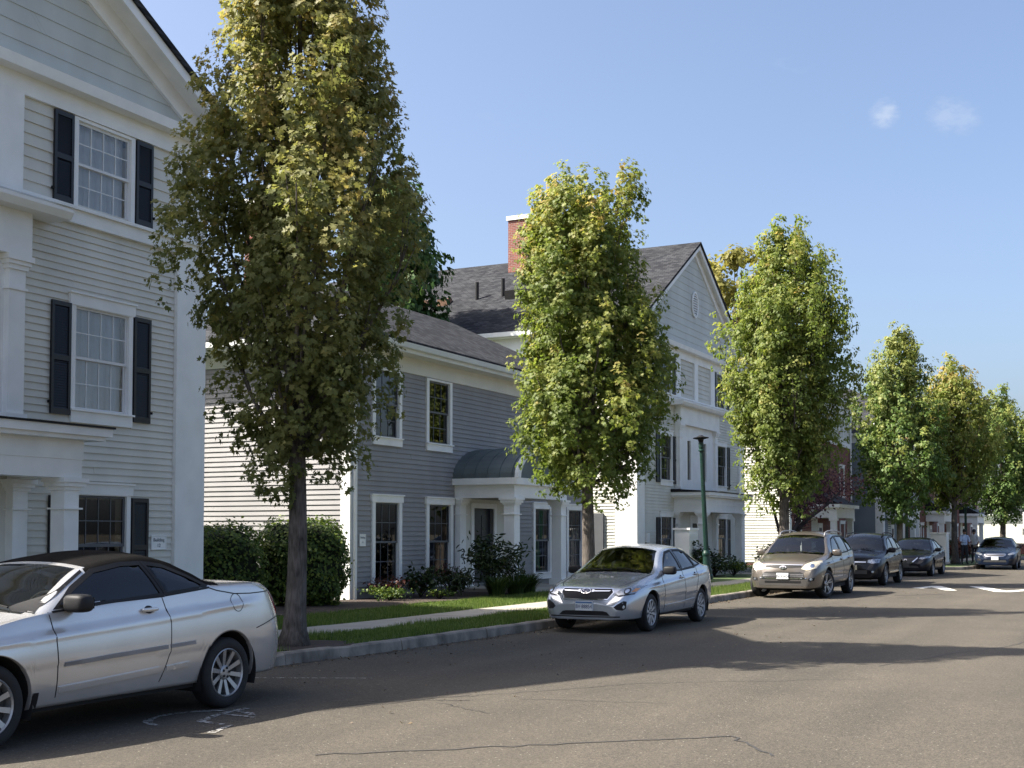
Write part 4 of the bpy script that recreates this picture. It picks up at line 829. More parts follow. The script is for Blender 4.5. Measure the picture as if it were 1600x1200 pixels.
# foundation planting
def shrub(label,loc,r_,h,seed,leafm,n,ls,leaf=LEAF_SIMPLE,name='shrub',group='shrubs at the house fronts',cat='shrub'):
    rs=np.random.RandomState(seed); rr=random.Random(seed); T=thing(name,label,cat,loc,0,group); ORG[T]=Vector((0,0,0)); b=MB(); ends=[]
    for k in range(16):
        a=rr.uniform(0,6.28); q=rr.uniform(.25,1); e=Vector((r_*q*math.cos(a),r_*q*math.sin(a),h*rr.uniform(.5,1)*(1-.25*q))); b.tube([(0,0,0),(e.x*.4,e.y*.4,e.z*.55),tuple(e)],[.016,.011,.004],4); ends.append(e); ends.append(e*.75)
    b.build('stems',M_barkd,T)
    E_=np.array([tuple(e) for e in ends]); p=E_[rs.randint(0,len(E_),n)]+rs.normal(size=(n,3))*np.array([.16*r_+.03,.16*r_+.03,.10*h]); p[:,2]=np.maximum(.03,p[:,2])
    me=leaves_mesh('foliage',p,ls*rs.uniform(.7,1.2,n),rs.normal(size=(n,3))*.7+np.array([0,0,.7]),rs.uniform(0,1,n),leafm,leaf,rs); link(bpy.data.objects.new('foliage',me),T); return T
def lily(label,loc,r_,h,seed,n=260):
    rs=np.random.RandomState(seed); T=thing('daylily_clump',label,'plant',loc,0,'strap-leaved clumps'); ORG[T]=Vector((0,0,0)); V=[];F=[];tn=[]
    for i in range(n):
        a=rs.uniform(0,6.28); d=np.array([math.cos(a),math.sin(a)]); s=np.array([-d[1],d[0]]); o=rs.uniform(0,.35*r_)*d; L_=rs.uniform(.6,1.1)*h; sp=rs.uniform(.4,1.0)*r_; w_=.013; i0=len(V); t0=rs.uniform()
        for k in range(5):
            q=k/4; x=o+d*sp*q**1.4; z=L_*(q*1.5-.75*q**2.2) ; ww=w_*(1-q**2)+.001; V+= [(x[0]-s[0]*ww,x[1]-s[1]*ww,z),(x[0]+s[0]*ww,x[1]+s[1]*ww,z)]; tn+=[t0,t0]
        F+=[(i0+2*k,i0+2*k+1,i0+2*k+3,i0+2*k+2) for k in range(4)]
    me=bpy.data.meshes.new('leaves'); me.from_pydata(V,[],F); me.materials.append(M_lily); at=me.attributes.new('tint','FLOAT','POINT'); at.data.foreach_set('value',np.array(tn,np.float32)); link(bpy.data.objects.new('leaves',me),T)
shrub('tall open rhododendron in front of the grey house door',(-14.5,27.4,.15),.85,1.45,21,M_rhodo,900,.17,LEAF_LONG,'rhododendron')
shrub('lower leafy shrub left of the rhododendron',(-14.9,26.2,.15),.5,.75,22,M_rhodo,420,.14,LEAF_LONG)
shrub('reddish low shrub at the corner of the grey house',(-15.6,24.4,.15),.55,.55,23,M_barb,700,.06)
shrub('dark leafy shrub under the first grey house window',(-15.3,25.4,.15),.42,.75,24,M_rhodo,420,.12)
shrub('red-tinged shrub under the second grey house window',(-15.4,27.0,.15),.40,.7,25,M_barb,600,.06)
shrub('low green groundcover clump by the grey house corner board',(-15.2,23.9,.15),.55,.32,26,M_hedge,700,.06)
shrub('small light green perennial at the bed edge',(-14.5,24.9,.15),.28,.25,27,M_hedge,260,.06)
lily('left strap-leaved clump below the rhododendron',(-13.95,26.7,.15),.55,.62,31); lily('middle strap-leaved clump by the porch path',(-13.9,27.6,.15),.55,.66,32); lily('right strap-leaved clump nearest the porch step',(-13.95,28.4,.15),.5,.62,33)
shrub('flowering shrub right of the lamp post base',(-13.6,42.6,.15),.7,.95,41,M_rhodo,600,.12)
shrub('rounded dark evergreen in front of the cream house porch',(-13.2,43.6,.15),.65,.6,42,M_hedge,1500,.06)
shrub('dark shrub left of the lamp post by the utility screen',(-13.9,41.5,.15),.4,1.2,43,M_rhodo,420,.12)
shrub('dark bush at the foot of the cream house right column',(-13.4,50.3,.15),.75,1.1,44,M_rhodo,900,.12)
shrub('bush under the leaning plum stems',(-12.6,47.6,.15),.6,.8,45,M_hedge,900,.07)
shrub('round red barberry beside the far utility box',(-9.3,73.2,.14),1.1,1.3,46,M_barb,1600,.12)
shrub('dark bush behind the red barberry',(-10.0,74.5,.14),.9,1.2,47,M_rhodo,600,.2)
# grass blades on the near lawn
def grass():
    rs=np.random.RandomState(9); n=115000; y=11.5+rs.uniform(0,1,n)**1.35*26; kxv=np.interp(y,[p[1] for p in KP],[p[0] for p in KP])
    strip=rs.uniform(size=n)<.42; x=np.where(strip,kxv-.17-rs.uniform(0,1,n)*1.37,kxv-2.66-rs.uniform(0,1,n)*(2.2))
    ok=np.ones(n,bool)
    for cx,cy,r_ in ((-10.25,13.76,.72),(-10.2,23.8,.68)): ok&=((x-cx)/.8)**2+((y-cy)/1.25)**2>r_**2
    ok&=~((y>29.15)&(y<30.95)&(x<-11.9)); ok&=~((x<-13.85)&(y>18.4)); x=x[ok];y=y[ok];n=len(x)
    hgt=rs.uniform(.035,.095,n)*(1+.4*np.sin(x*3)*np.sin(y*2)); a=rs.uniform(0,6.28,n); w_=.006; ln=rs.uniform(0,.04,n); b2=rs.uniform(0,6.28,n)
    v=np.zeros((n,3,3)); v[:,0]=np.stack([x-np.cos(a)*w_,y-np.sin(a)*w_,np.full(n,.13)],1); v[:,1]=np.stack([x+np.cos(a)*w_,y+np.sin(a)*w_,np.full(n,.13)],1); v[:,2]=np.stack([x+np.cos(b2)*ln,y+np.sin(b2)*ln,.135+hgt],1)
    me=bpy.data.meshes.new('grass'); me.vertices.add(3*n); me.vertices.foreach_set('co',v.astype(np.float32).ravel()); me.loops.add(3*n); me.loops.foreach_set('vertex_index',np.arange(3*n,dtype=np.int32)); me.polygons.add(n); me.polygons.foreach_set('loop_start',np.arange(0,3*n,3,dtype=np.int32)); me.polygons.foreach_set('loop_total',np.full(n,3,np.int32)); me.materials.append(M_grass); me.update(calc_edges=True)
    at=me.attributes.new('tint','FLOAT','POINT'); at.data.foreach_set('value',np.repeat(rs.uniform(0,1,n),3).astype(np.float32)); o=bpy.data.objects.new('grass',me); link(o); tag(o,'short lawn grass between the kerb, pavement and planting beds','grass',kind='stuff')
grass()

# leaf litter and grit in the gutter and under the trees
def litter():
    rs=np.random.RandomState(77); n=2600; y=rs.uniform(9,46,n); kxv=np.interp(y,[p[1] for p in KP],[p[0] for p in KP]); x=kxv+.02+np.abs(rs.normal(0,.16,n)); far=rs.uniform(size=n)<.25; x=np.where(far,kxv+rs.uniform(0,4.5,n),x)
    p=np.stack([x,y,np.full(n,.008)],1); me=leaves_mesh('leaf_litter',p,rs.uniform(.012,.05,n),rs.normal(size=(n,3))*.35+np.array([0,0,1]),rs.uniform(0,1,n),M_litter,LEAF_SIMPLE,rs); o=bpy.data.objects.new('leaf_litter',me); link(o); tag(o,'scattered dry leaf litter and grit along the gutter','leaf litter',kind='stuff')
M_litter=leafmat('dry_leaf',[(0,(.05,.035,.02)),(.6,(.12,.085,.05)),(1,(.22,.18,.11))],.15)
litter()
# ------------------------------------------------------------------ vehicles
def paint(name,col,metal=.55,rough=.32,flake=.06):
    m=bpy.data.materials.new(name); n,l,p=nodes(m); p.inputs['Metallic'].default_value=metal; p.inputs['Roughness'].default_value=rough; p.inputs['Coat Weight'].default_value=.8 if max(col)>.09 else .12; p.inputs['Specular IOR Level'].default_value=.5 if max(col)>.09 else .25; p.inputs['Coat Roughness'].default_value=.05
    tc_=n.new('ShaderNodeTexCoord'); t=n.new('ShaderNodeTexNoise'); t.inputs['Scale'].default_value=1.6; t.inputs['Detail'].default_value=5; l.new(tc_.outputs['Object'],t.inputs['Vector'])
    sx=n.new('ShaderNodeSeparateXYZ'); l.new(tc_.outputs['Object'],sx.inputs[0]); mr=n.new('ShaderNodeMapRange'); mr.inputs[1].default_value=.2; mr.inputs[2].default_value=.55; mr.inputs[3].default_value=.78; mr.inputs[4].default_value=1.0; l.new(sx.outputs[2],mr.inputs[0])
    r=n.new('ShaderNodeValToRGB'); e=r.color_ramp.elements; e[0].position=.3; e[1].position=.7; e[0].color=(*[c*(1-flake) for c in col],1); e[1].color=(*[c*(1+flake) for c in col],1); l.new(t.outputs[0],r.inputs[0])
    l.new(r.outputs[0],p.inputs['Base Color']); r2=n.new('ShaderNodeMapRange'); r2.inputs[3].default_value=rough*.85; r2.inputs[4].default_value=rough*1.3; l.new(t.outputs[0],r2.inputs[0]); l.new(r2.outputs[0],p.inputs['Roughness']); return m
P_silver=paint('paint_silver',(.60,.59,.575),.55,.23); P_ice=paint('paint_ice_silver',(.46,.49,.53),.6,.22); P_beige=paint('paint_beige',(.128,.112,.096),.5,.28); P_black=paint('paint_black',(.010,.010,.012),.0,.2); P_navy=paint('paint_dark_blue',(.007,.013,.028),.2,.25); P_black2=paint('paint_black_pearl',(.012,.012,.016),.1,.22)
M_tyre=mat('tyre_rubber',(.016,.016,.017),.85,.2,12,.2,80); M_rim=mat('rim_alloy',(.42,.42,.42),.38,.08,metal=.7); M_rimp=mat('wheel_cover_silver',(.45,.46,.47),.42,.08,metal=.35); M_rimb=mat('brake_dark',(.03,.03,.03),.6,.1)
M_chrome=mat('chrome',(.75,.76,.78),.12,0,metal=1); M_lens=mat('headlamp_lens',(.30,.32,.34),.12,.5,18,metal=.7,coat=1); M_lensy=mat('headlamp_lens_yellowed',(.62,.56,.42),.2,.15,14,metal=.25,coat=1); M_red=mat('tail_lamp_red',(.28,.012,.014),.15,.2,12,coat=1); M_amber=mat('amber_lens',(.55,.22,.05),.2,.1,coat=1)
M_cloth=mat('soft_top_cloth',(.0075,.007,.0068),.95,.2,5,.25,160,spec=.06); M_int=mat('car_interior',(.022,.022,.024),.85,.2,4); M_intg=mat('car_seat_grey',(.06,.06,.062),.85,.2,4); M_seam=mat('panel_gap',(.008,.008,.009),.7,0); M_under=mat('underbody',(.010,.010,.010),.95,0)
M_plate=mat('plate_white',(.68,.70,.70),.5,.05); M_plateb=mat('plate_blue_band',(.10,.19,.36),.5,.1); M_ptxt=mat('plate_lettering_blue',(.012,.025,.09),.5,0); M_ptxt2=mat('plate_lettering_grey',(.13,.13,.15),.5,0)
G_ws=glassmat('windscreen_glass',(.60,.64,.63),1.6); G_side=glassmat('car_side_glass',(.30,.34,.36),1.4); G_dark=glassmat('car_tinted_glass',(.14,.16,.18),1.4)
M_clad=mat('dark_cladding',(.055,.05,.046),.6,.15); M_grim=mat('moulding_grey',(.22,.22,.23),.4,.1,metal=.3)
def pchip(keys):
    K=np.array(sorted(keys),float); x,y=K[:,0],K[:,1]; h=np.diff(x); d=np.diff(y)/h; m=np.zeros(len(x)); m[0],m[-1]=d[0],d[-1]
    for i in range(1,len(x)-1): m[i]=0 if d[i-1]*d[i]<=0 else 3*(h[i-1]+h[i])/((2*h[i]+h[i-1])/d[i-1]+(h[i]+2*h[i-1])/d[i])
    def f(q):
        q=np.clip(q,x[0],x[-1]); i=int(min(len(x)-2,max(0,np.searchsorted(x,q)-1))); t=(q-x[i])/h[i]
        return (2*t**3-3*t*t+1)*y[i]+(t**3-2*t*t+t)*h[i]*m[i]+(-2*t**3+3*t*t)*y[i+1]+(t**3-t*t)*h[i]*m[i+1]
    return f
def inpoly(p,P):
    x,y=p; c=False; n=len(P)
    for i in range(n):
        (x0,y0),(x1,y1)=P[i],P[i-1]
        if (y0>y)!=(y1>y) and x<(x1-x0)*(y-y0)/(y1-y0)+x0: c=not c
    return c
def shrink(P,t):
    n=len(P); a=sum(P[i][0]*P[(i+1)%n][1]-P[(i+1)%n][0]*P[i][1] for i in range(n)); s=1 if a>0 else -1; out=[]
    for i in range(n):
        p0,p1,p2=Vector(P[i-1]),Vector(P[i]),Vector(P[(i+1)%n]); e0=(p1-p0).normalized(); e1=(p2-p1).normalized(); n0=Vector((-e0.y,e0.x))*s; n1=Vector((-e1.y,e1.x))*s
        b=(n0+n1); k=max(.35,b.length_squared/2); out.append(tuple(p1+b/k*t*1.0 if k>.35 else p1+b.normalized()*t*1.4))
    return out
def resample(P,h,closed=True):
    out=[]; n=len(P)
    for i in range(n if closed else n-1):
        a,b=Vector(P[i]),Vector(P[(i+1)%n]); k=max(1,int((b-a).length/h)); out+=[tuple(a.lerp(b,j/k)) for j in range(k)]
    if not closed: out.append(tuple(P[-1]))
    return out
def ell(cx,cy,rx,ry,n=20,a0=0): return [(cx+rx*math.cos(2*math.pi*k/n+a0),cy+ry*math.sin(2*math.pi*k/n+a0)) for k in range(n)]
def blob(c,s,e=.6,nu=16,nv=10):
    b=MB(); f=lambda t:math.copysign(abs(t)**e,t)
    for j in range(nv+1):
        v_=-math.pi/2+math.pi*j/nv
        for i in range(nu):
            u=2*math.pi*i/nu; b.v.append((c[0]+s[0]*f(math.cos(v_))*f(math.cos(u)),c[1]+s[1]*f(math.cos(v_))*f(math.sin(u)),c[2]+s[2]*f(math.sin(v_))))
    for j in range(nv):
        for i in range(nu): i2=(i+1)%nu; b.f.append((j*nu+i,j*nu+i2,(j+1)*nu+i2,(j+1)*nu+i))
    return b
class Car:
    def __init__(s,name,label,pos,S,pmat,rz=-math.pi/2,cat='car',group='cars parked along the kerb'):
        s.S=S; s.L=S['L']; s.pm=pmat; s.T=thing(name,label,cat,pos,rz,group); del ORG[s.T]
        s.f={k:pchip(S[k]) for k in ('zc','zs','ym','zr','yr')}; s.zb=pchip(S.get('zb',[(0,.24),(.5,.24),(.9,.27),(s.L-.9,.28),(s.L-.3,.27),(s.L,.32)])); s.shell()
    def X(s,u): return s.L/2-u
    def ysurf(s,u,z):
        f=s.f; ym=f['ym'](u); zb=s.zb(u); zs=f['zs'](u); zm=s.S.get('zm',.62); zm=min(zm,zb+.6*(zs-zb)); yb=ym-s.S.get('tuck',.05); ysh=ym-s.S.get('bt',.06)
        if z<zm: return ym-(ym-yb)*((zm-z)/max(.02,zm-zb))**2
        y=ym-(ym-ysh)*((z-zm)/max(.02,zs-zm))**2
        cz=s.S.get('crease')
        if cz: c_=cz[0]+(cz[1]-cz[0])*u/s.L; w_=s.plan(u); y+=.016*w_*math.exp(-((z-c_)/.025)**2)+.020*w_*(1/(1+math.exp((z-c_)/.012))-.5)
        return y
    def plan(s,u): return max(0,min(1,(u-.5)/.5))*max(0,min(1,(s.L-.5-u)/.5))
    def shell(s):
        S=s.S; L_=s.L; f=s.f; Ra=S['wr']+S.get('arch',.062); ax=[S['fa'],S['fa']+S['wb']]; zw=S['wr']
        st=set(list(np.arange(.5,L_-.5,.03))+[L_-.5]+[.5*(k/18)**2 for k in range(19)]+[L_-.5*(k/18)**2 for k in range(19)])
        for a in ax:
            for t in np.linspace(0,math.pi,31): st.add(a+Ra*math.cos(t))
            st.add(a+Ra+.004); st.add(a-Ra-.004)
        for c_ in S['cuts']: st.add(c_)
        st=sorted(st); U=[st[0]]
        for q in st[1:]:
            if q-U[-1]>.0025: U.append(q)
        n1,n2,n3=28,10,12; s.n=(n1,n2,n3); rows=[]
        for u in U:
            zb=s.zb(u); zl=zb; arch=False
            for a in ax:
                d=abs(u-a)
                if d<=Ra+.001: zl=max(zl,zw+math.sqrt(max(0,Ra*Ra-d*d))*1.0); arch=True
            zs=f['zs'](u); zr=f['zr'](u); yr=f['yr'](u); zc=f['zc'](u); zl=min(zl,zs-.05); R_=[]
            y0=s.ysurf(u,zl); R_.append((y0-(.05 if not arch else .035),zl+(.0 if arch else -.01)))
            for k in range(n1+1):
                z=zl+(zs-zl)*k/n1; R_.append((s.ysurf(u,z),z))
            yb=R_[-1][1] and R_[-1][0]
            for k in range(1,n2+1):
                t=k/n2; y=yb+(yr-yb)*t; z=zs+(zr-zs)*t; bul=.018*math.sin(math.pi*t) if zr-zs>.15 else .012*math.sin(math.pi*t)*min(1,(zr-zs)/.1 if zr>zs else 0); R_.append((y+bul,z+bul*.3))
            for k in range(1,n3+1):
                y=yr*(1-k/n3); R_.append((y,zr+(zc-zr)*(1-(y/yr)**2.2 if yr>1e-4 else 1)))
            rows.append(R_)
        m=len(rows[0]); s.U=U; s.m=m
        V=[]
        for u,R_ in zip(U,rows):
            for (y,z) in R_: V.append((s.X(u),y,z))
            for (y,z) in R_[-2::-1]: V.append((s.X(u),-y,z))
        w_=2*m-1; F=[];info=[]
        for i in range(len(U)-1):
            for j in range(w_-1):
                F.append((i*w_+j,i*w_+j+1,(i+1)*w_+j+1,(i+1)*w_+j)); info.append((i,j if j<m-1 else w_-2-j,j<m-1))
        capf=tuple(j for j in range(w_)); capr=tuple((len(U)-1)*w_+j for j in range(w_-1,-1,-1))
        V=[Vector(v) for v in V]; s.V=V
        s.bvh=BVHTree.FromPolygons(V,F+[capf,capr])
        # vertex normals of the whole shell
        N=[Vector() for _ in V]
        for q in F:
            nn=(V[q[2]]-V[q[0]]).cross(V[q[3]]-V[q[1]])
            for k in q: N[k]+=nn
        N=[(n_.normalized() if n_.length>0 else Vector((0,0,1))) for n_ in N]
        if N[(len(U)//2)*w_+m-1].z<0: N=[-n_ for n_ in N]; F=[q[::-1] for q in F]; capf,capr=capf[::-1],capr[::-1]
        s.N=N; parts={}
        sw=S['side_windows']; swi=[shrink(P,.004) for P in sw]
        for q,(i,j,left) in zip(F,info):
            uc=(U[i]+U[i+1])/2; z=sum(V[k].z for k in q)/4; y=abs(sum(V[k].y for k in q)/4); row=j-1
            nm='body'
            if row>=n1+n2 and S['ws'][0]<uc<S['ws'][1]: nm='windscreen' if row>=n1+n2+S.get('pil',1) else 'body'
            elif row>=n1+n2 and S.get('rw') and S['rw'][0]<uc<S['rw'][1]: nm='rear_window' if row>=n1+n2+1 else 'body'
            elif row>=n1-1 and any(inpoly((uc,z),P) for P in swi): continue
            elif row>=n1+2 and uc<S['ws'][0]-.02: nm='bonnet'
            elif uc<S.get('fb',.42) and z<S.get('fbz',.62): nm='front_bumper'
            elif uc>L_-S.get('rb',.35) and z<S.get('rbz',.68): nm='rear_bumper'
            elif S.get('soft') and ((row>=n1+n2 and S['ws'][1]+.06<=uc<S['soft'][1]) or (n1<=row<n1+n2 and S['ws'][1]+.02<uc<S['soft'][1] and z>f['zs'](uc)+.015)): nm='soft_top'
            elif S.get('soft') and row>=n1+n2 and S['ws'][1]<=uc<S['ws'][1]+.06: nm='windscreen_header'
            elif not S.get('soft') and row>=n1+n2 and S['ws'][1]<=uc and (not S.get('rw') or uc<=S['rw'][0]): nm='roof'
            elif row>=n1+n2-2 and uc>(S['rw'][1] if S.get('rw') else S.get('soft',(0,9))[1]): nm='boot_lid'
            else:
                for dn,P in S.get('doors',{}).items():
                    if row<n1+n2 and inpoly((uc,z),P): nm=dn+('_left' if left else '_right')
            parts.setdefault(nm,[]).append(q)
        for cap,nm,sx in ((capf,'front_bumper',1),(capr,'rear_bumper',-1)):
            cz=sum(V[k].z for k in cap)/len(cap); inn=[]
            for k in cap:
                inn.append(len(V)); V.append(Vector((V[k].x,V[k].y*.90,cz+(V[k].z-cz)*.86))); N.append(Vector((sx,0,0))); 
            for k in cap: N[k]=(N[k]*.6+Vector((sx,0,0))).normalized()
            nn=len(cap); e1=V[inn[nn//3]]-V[inn[0]]; e2=V[inn[2*nn//3]]-V[inn[0]]
            if e1.cross(e2).x*sx<0: cap=cap[::-1]; inn=inn[::-1]
            for a in range(nn): b=(a+1)%nn; parts[nm].append((cap[a],cap[b],inn[b],inn[a]))
            parts[nm].append(tuple(inn))
        mm={'windscreen':G_ws,'rear_window':S.get('rwg',G_side),'soft_top':M_cloth}
        s.P={}
        for nm,fs in parts.items():
            idx=sorted(set(k for q in fs for k in q)); mp_={k:i for i,k in enumerate(idx)}
            me=bpy.data.meshes.new(nm); me.from_pydata([V[k] for k in idx],[],[tuple(mp_[k] for k in q) for q in fs]); me.shade_smooth(); me.materials.append(mm.get(nm,s.pm)); me.update()
            me.normals_split_custom_set_from_vertices([N[k] for k in idx])
            pn=nm.replace('_left','').replace('_right',''); o=bpy.data.objects.new(pn,me); link(o,s.T); s.P[nm]=o
        # glass and rubber frames of the side windows
        for P in sw:
            for sg in (1,-1):
                s.patch('side_window',P,'side',S.get('sg',G_side),-.004,sg=sg,h=.06,skirt=0)
                s.patch('window_frame',shrink(P,-.016),'side',S.get('frame',M_black),.004,sg=sg,hole=shrink(P,.020),h=.05)
        # underbody, wheel wells, cabin
        xm=0; W2=S['W']/2; b=MB().box(s.X(S['fa']-.45),s.X(S['fa']+S['wb']+.5),-W2+.42,W2-.42,.19,.40)
        for a in (S['fa']-.5,S['fa']+S['wb']/2,S['fa']+S['wb']+.5): pass
        b.box(s.X(S['fa']+S['wb']-Ra-.02),s.X(S['fa']+Ra+.02),-W2+.09,W2-.09,.24,.34); b.box(s.X(S['fa']-Ra),s.X(.12),-W2+.30,W2-.30,.25,.36); b.box(s.X(L_-.2),s.X(S['fa']+S['wb']+Ra),-W2+.25,W2-.25,.28,.38); b.build('underbody',M_under,s.T,local=True)
        for a in ax:
            for sg in (1,-1):
                wl_=MB(); pts=[(s.X(a)+(Ra+.01)*math.cos(t),zw+(Ra+.01)*math.sin(t)) for t in np.linspace(-.35,math.pi+.35,22)]
                for (p,q),(p2,q2) in zip(pts,pts[1:]): wl_.poly([(p,sg*(W2-.42),q),(p2,sg*(W2-.42),q2),(p2,sg*(s.ysurf(a,zw+Ra)-.02),q2),(p,sg*(s.ysurf(a,zw+Ra)-.02),q)])
                wl_.poly([(p,sg*(W2-.42),q) for p,q in pts]); wl_.build('wheel_well',M_under,s.T,local=True,fix=False)
        uc,uh=S['ws']; zbt=f['zs']((uc+uh)/2)
        cb=MB().box(s.X(S['cab'][1]),s.X(uc+.35),-W2+.17,W2-.17,.36,.42).box(s.X(S['cab'][1]),s.X(S['cab'][1]-.05),-W2+.2,W2-.2,.36,zbt-.02)
        for sg in (1,-1): cb.box(s.X(S['cab'][1]),s.X(uc+.3),*sorted((sg*(W2-.16),sg*(W2-.11))),.36,zbt-.04)
        cb.build('cabin',M_int,s.T,local=True)
        blob((s.X(uc+.42),0,zbt-.17),(.30,W2-.16,.17),.5).build('dashboard',S.get('dash',M_int),s.T,True,True)
        seats=[(S['seat'],.36),(S['seat'],-.36)]+([] if S.get('soft') else [(S['seat']+.85,.36),(S['seat']+.85,-.36)])
        for (su,sy) in seats:
            k=MB(); 
            for bb in (blob((s.X(su),sy,.60),(.26,.24,.10),.5),blob((s.X(su+.27),sy,zbt-.14),(.09,.23,.36),.5),blob((s.X(su+.30),sy,zbt+.28),(.06,.13,.09),.55)):
                o_=len(k.v); k.v+=bb.v; k.f+=[tuple(q+o_ for q in g) for g in bb.f]
            k.build('seat',M_intg,s.T,True,True)
        st_=MB(); c_=Vector((s.X(S['seat']-.52),.36,zbt-.04)); st_.tube([c_+Vector((-.06*math.sin(t),.18*math.cos(t),.17*math.sin(t))) for t in np.linspace(0,2*math.pi,21)],.016,6,False); st_.tube([c_+Vector((.03,-.17,0)),c_+Vector((.04,0,0)),c_+Vector((.03,.17,0))],.018,6); st_.build('steering_wheel',S.get('steer',M_int),s.T,True,True)
        MB().box(s.X(uh-.02),s.X(uh-.06),-.12,.12,f['zr'](uh)-.09,f['zr'](uh)-.03).build('inner_mirror',M_black,s.T,local=True)
    def cast(s,p,axis,sg=1):
        if axis=='side': o,d=Vector((s.X(p[0]),sg*3,p[1])),Vector((0,-sg,0))
        elif axis=='front': o,d=Vector((s.L/2+2,p[0],p[1])),Vector((-1,0,0))
        elif axis=='rear': o,d=Vector((-s.L/2-2,p[0],p[1])),Vector((1,0,0))
        else: o,d=Vector((s.X(p[0]),p[1],4)),Vector((0,0,-1))
        h_=s.bvh.ray_cast(o,d); 
        return (h_[0],h_[1] if h_[1].dot(d)<0 else -h_[1],d) if h_[0] is not None else None
    def patch(s,name,poly,axis,m,off=.004,sg=1,hole=None,h=.05,skirt=.012,parent=None,mirror=False,smooth=True):
        if mirror:
            s.patch(name,poly,axis,m,off,sg,hole,h,skirt,parent,False,smooth); return s.patch(name,[(-a,b) for a,b in poly] if axis in('front','rear') else [(a,-b) for a,b in poly],axis,m,off,-sg,[(-a,b) for a,b in hole] if hole else None,h,skirt,parent,False,smooth)
        P=resample(poly,h); n=len(P); pts=list(P); ed=[(k,(k+1)%n) for k in range(n)]
        if hole:
            Hh=resample(hole,h); o_=len(pts); pts+=Hh; ed+=[(o_+k,o_+(k+1)%len(Hh)) for k in range(len(Hh))]
        xs=[p[0] for p in P]; zs=[p[1] for p in P]
        a=min(xs)+h*.5
        while a<max(xs):
            b=min(zs)+h*.5
            while b<max(zs):
                if inpoly((a,b),shrink(poly,h*.35)) and not (hole and inpoly((a,b),hole)): pts.append((a,b))
                b+=h
            a+=h
        r_=delaunay_2d_cdt([Vector(p) for p in pts],ed,[],0,1e-5); vv=[tuple(v_) for v_ in r_[0]]; ff=[]
        for t in r_[2]:
            c_=(sum(vv[k][0] for k in t)/len(t),sum(vv[k][1] for k in t)/len(t))
            if inpoly(c_,poly) and not (hole and inpoly(c_,hole)): ff.append(tuple(t))
        W_=[];B_=[];ok=[]
        for p in vv:
            q=s.cast(p,axis,sg)
            if q is None: W_.append(None); B_.append(None); continue
            nn=(q[1]-q[2]*1.2).normalized(); W_.append(q[0]+nn*off); B_.append(q[0]-nn*skirt)
        ff=[t for t in ff if all(W_[k] is not None for k in t)]
        used=sorted(set(k for t in ff for k in t)); mp_={k:i for i,k in enumerate(used)}
        if not used: return None
        V=[W_[k] for k in used]; F=[tuple(mp_[k] for k in t) for t in ff]
        if skirt:
            cnt={}
            for t in F:
                for k in range(len(t)): e=(t[k],t[(k+1)%len(t)]); cnt[tuple(sorted(e))]=cnt.get(tuple(sorted(e)),0)+1
            bd=[e for e,c_ in cnt.items() if c_==1]; bv=sorted(set(k for e in bd for k in e)); o_=len(V); bm_={k:o_+i for i,k in enumerate(bv)}; inv=used
            V+=[B_[inv[k]] for k in bv]; F+=[(a,b,bm_[b],bm_[a]) for a,b in bd]
        me=bpy.data.meshes.new(name); me.from_pydata(V,[],F); me.materials.append(m)
        bm=bmesh.new(); bm.from_mesh(me); bmesh.ops.recalc_face_normals(bm,faces=bm.faces); 
        fn=sum((f_.normal*f_.calc_area() for f_ in bm.faces),Vector()); q=s.cast(vv[used[0]],axis,sg)
        if fn.dot(q[2])>0: bmesh.ops.reverse_faces(bm,faces=bm.faces)
        bm.to_mesh(me); bm.free()
        if smooth: me.shade_smooth()
        if smooth and skirt: me.set_sharp_from_angle(angle=R(40))
        o=bpy.data.objects.new(name,me); link(o,parent or s.T); return o
    def line(s,name,pts,axis,wd,m=None,off=.0025,sg=1,mirror=False,h=.025):
        pts=[Vector(p) for p in pts]; L_,R_=[],[]
        for k in range(len(pts)):
            t=(pts[min(k+1,len(pts)-1)]-pts[max(k-1,0)]).normalized(); n_=Vector((-t.y,t.x))*wd/2; L_.append(tuple(pts[k]+n_)); R_.append(tuple(pts[k]-n_))
        return s.patch(name,L_+R_[::-1],axis,m or M_seam,off,sg,None,h,.004,None,mirror)
    def wheels(s,style,n=10,steer=0,width=.21,rim=None,mrim=None):
        S=s.S; wr=S['wr']; rr=rim or wr*.66; W2=S['W']/2; mrim=mrim or M_rim
        ty=MB(); h2=width/2; ty.lathe([(rr*.98,h2-.02),(rr+.012,h2-.004),(rr+.03,h2),(wr-.035,h2+.002),(wr-.012,h2-.018),(wr,h2-.04),(wr,-h2+.04),(wr-.012,-h2+.018),(wr-.035,-h2),(rr,-h2+.01)],40,axis='y')
        tm=ty.mesh('wheel',M_tyre,True)
        rb=MB(); rb.lathe([(rr*1.0,h2-.012),(rr*.965,h2-.006),(rr*.93,h2-.02),(rr*.9,-h2+.03)],40,axis='y')
        fy=h2-.022
        if style=='cover': rb.lathe([(rr*.97,fy+.004),(rr*.90,fy+.010)],40,axis='y')
        def spoke(a,w0,w1,r0,r1,y0,y1,th=.02):
            ca,sa=math.cos(a),math.sin(a); T_=lambda r_,t,y:(r_*ca-t*sa,y,r_*sa+t*ca)
            rb.prism([T_(r0,-w0,y0),T_(r0,w0,y0),T_(r0,w0*.8,y0-th),T_(r0,-w0*.8,y0-th)],[T_(r1,-w1,y1),T_(r1,w1,y1),T_(r1,w1*.8,y1-th),T_(r1,-w1*.8,y1-th)])
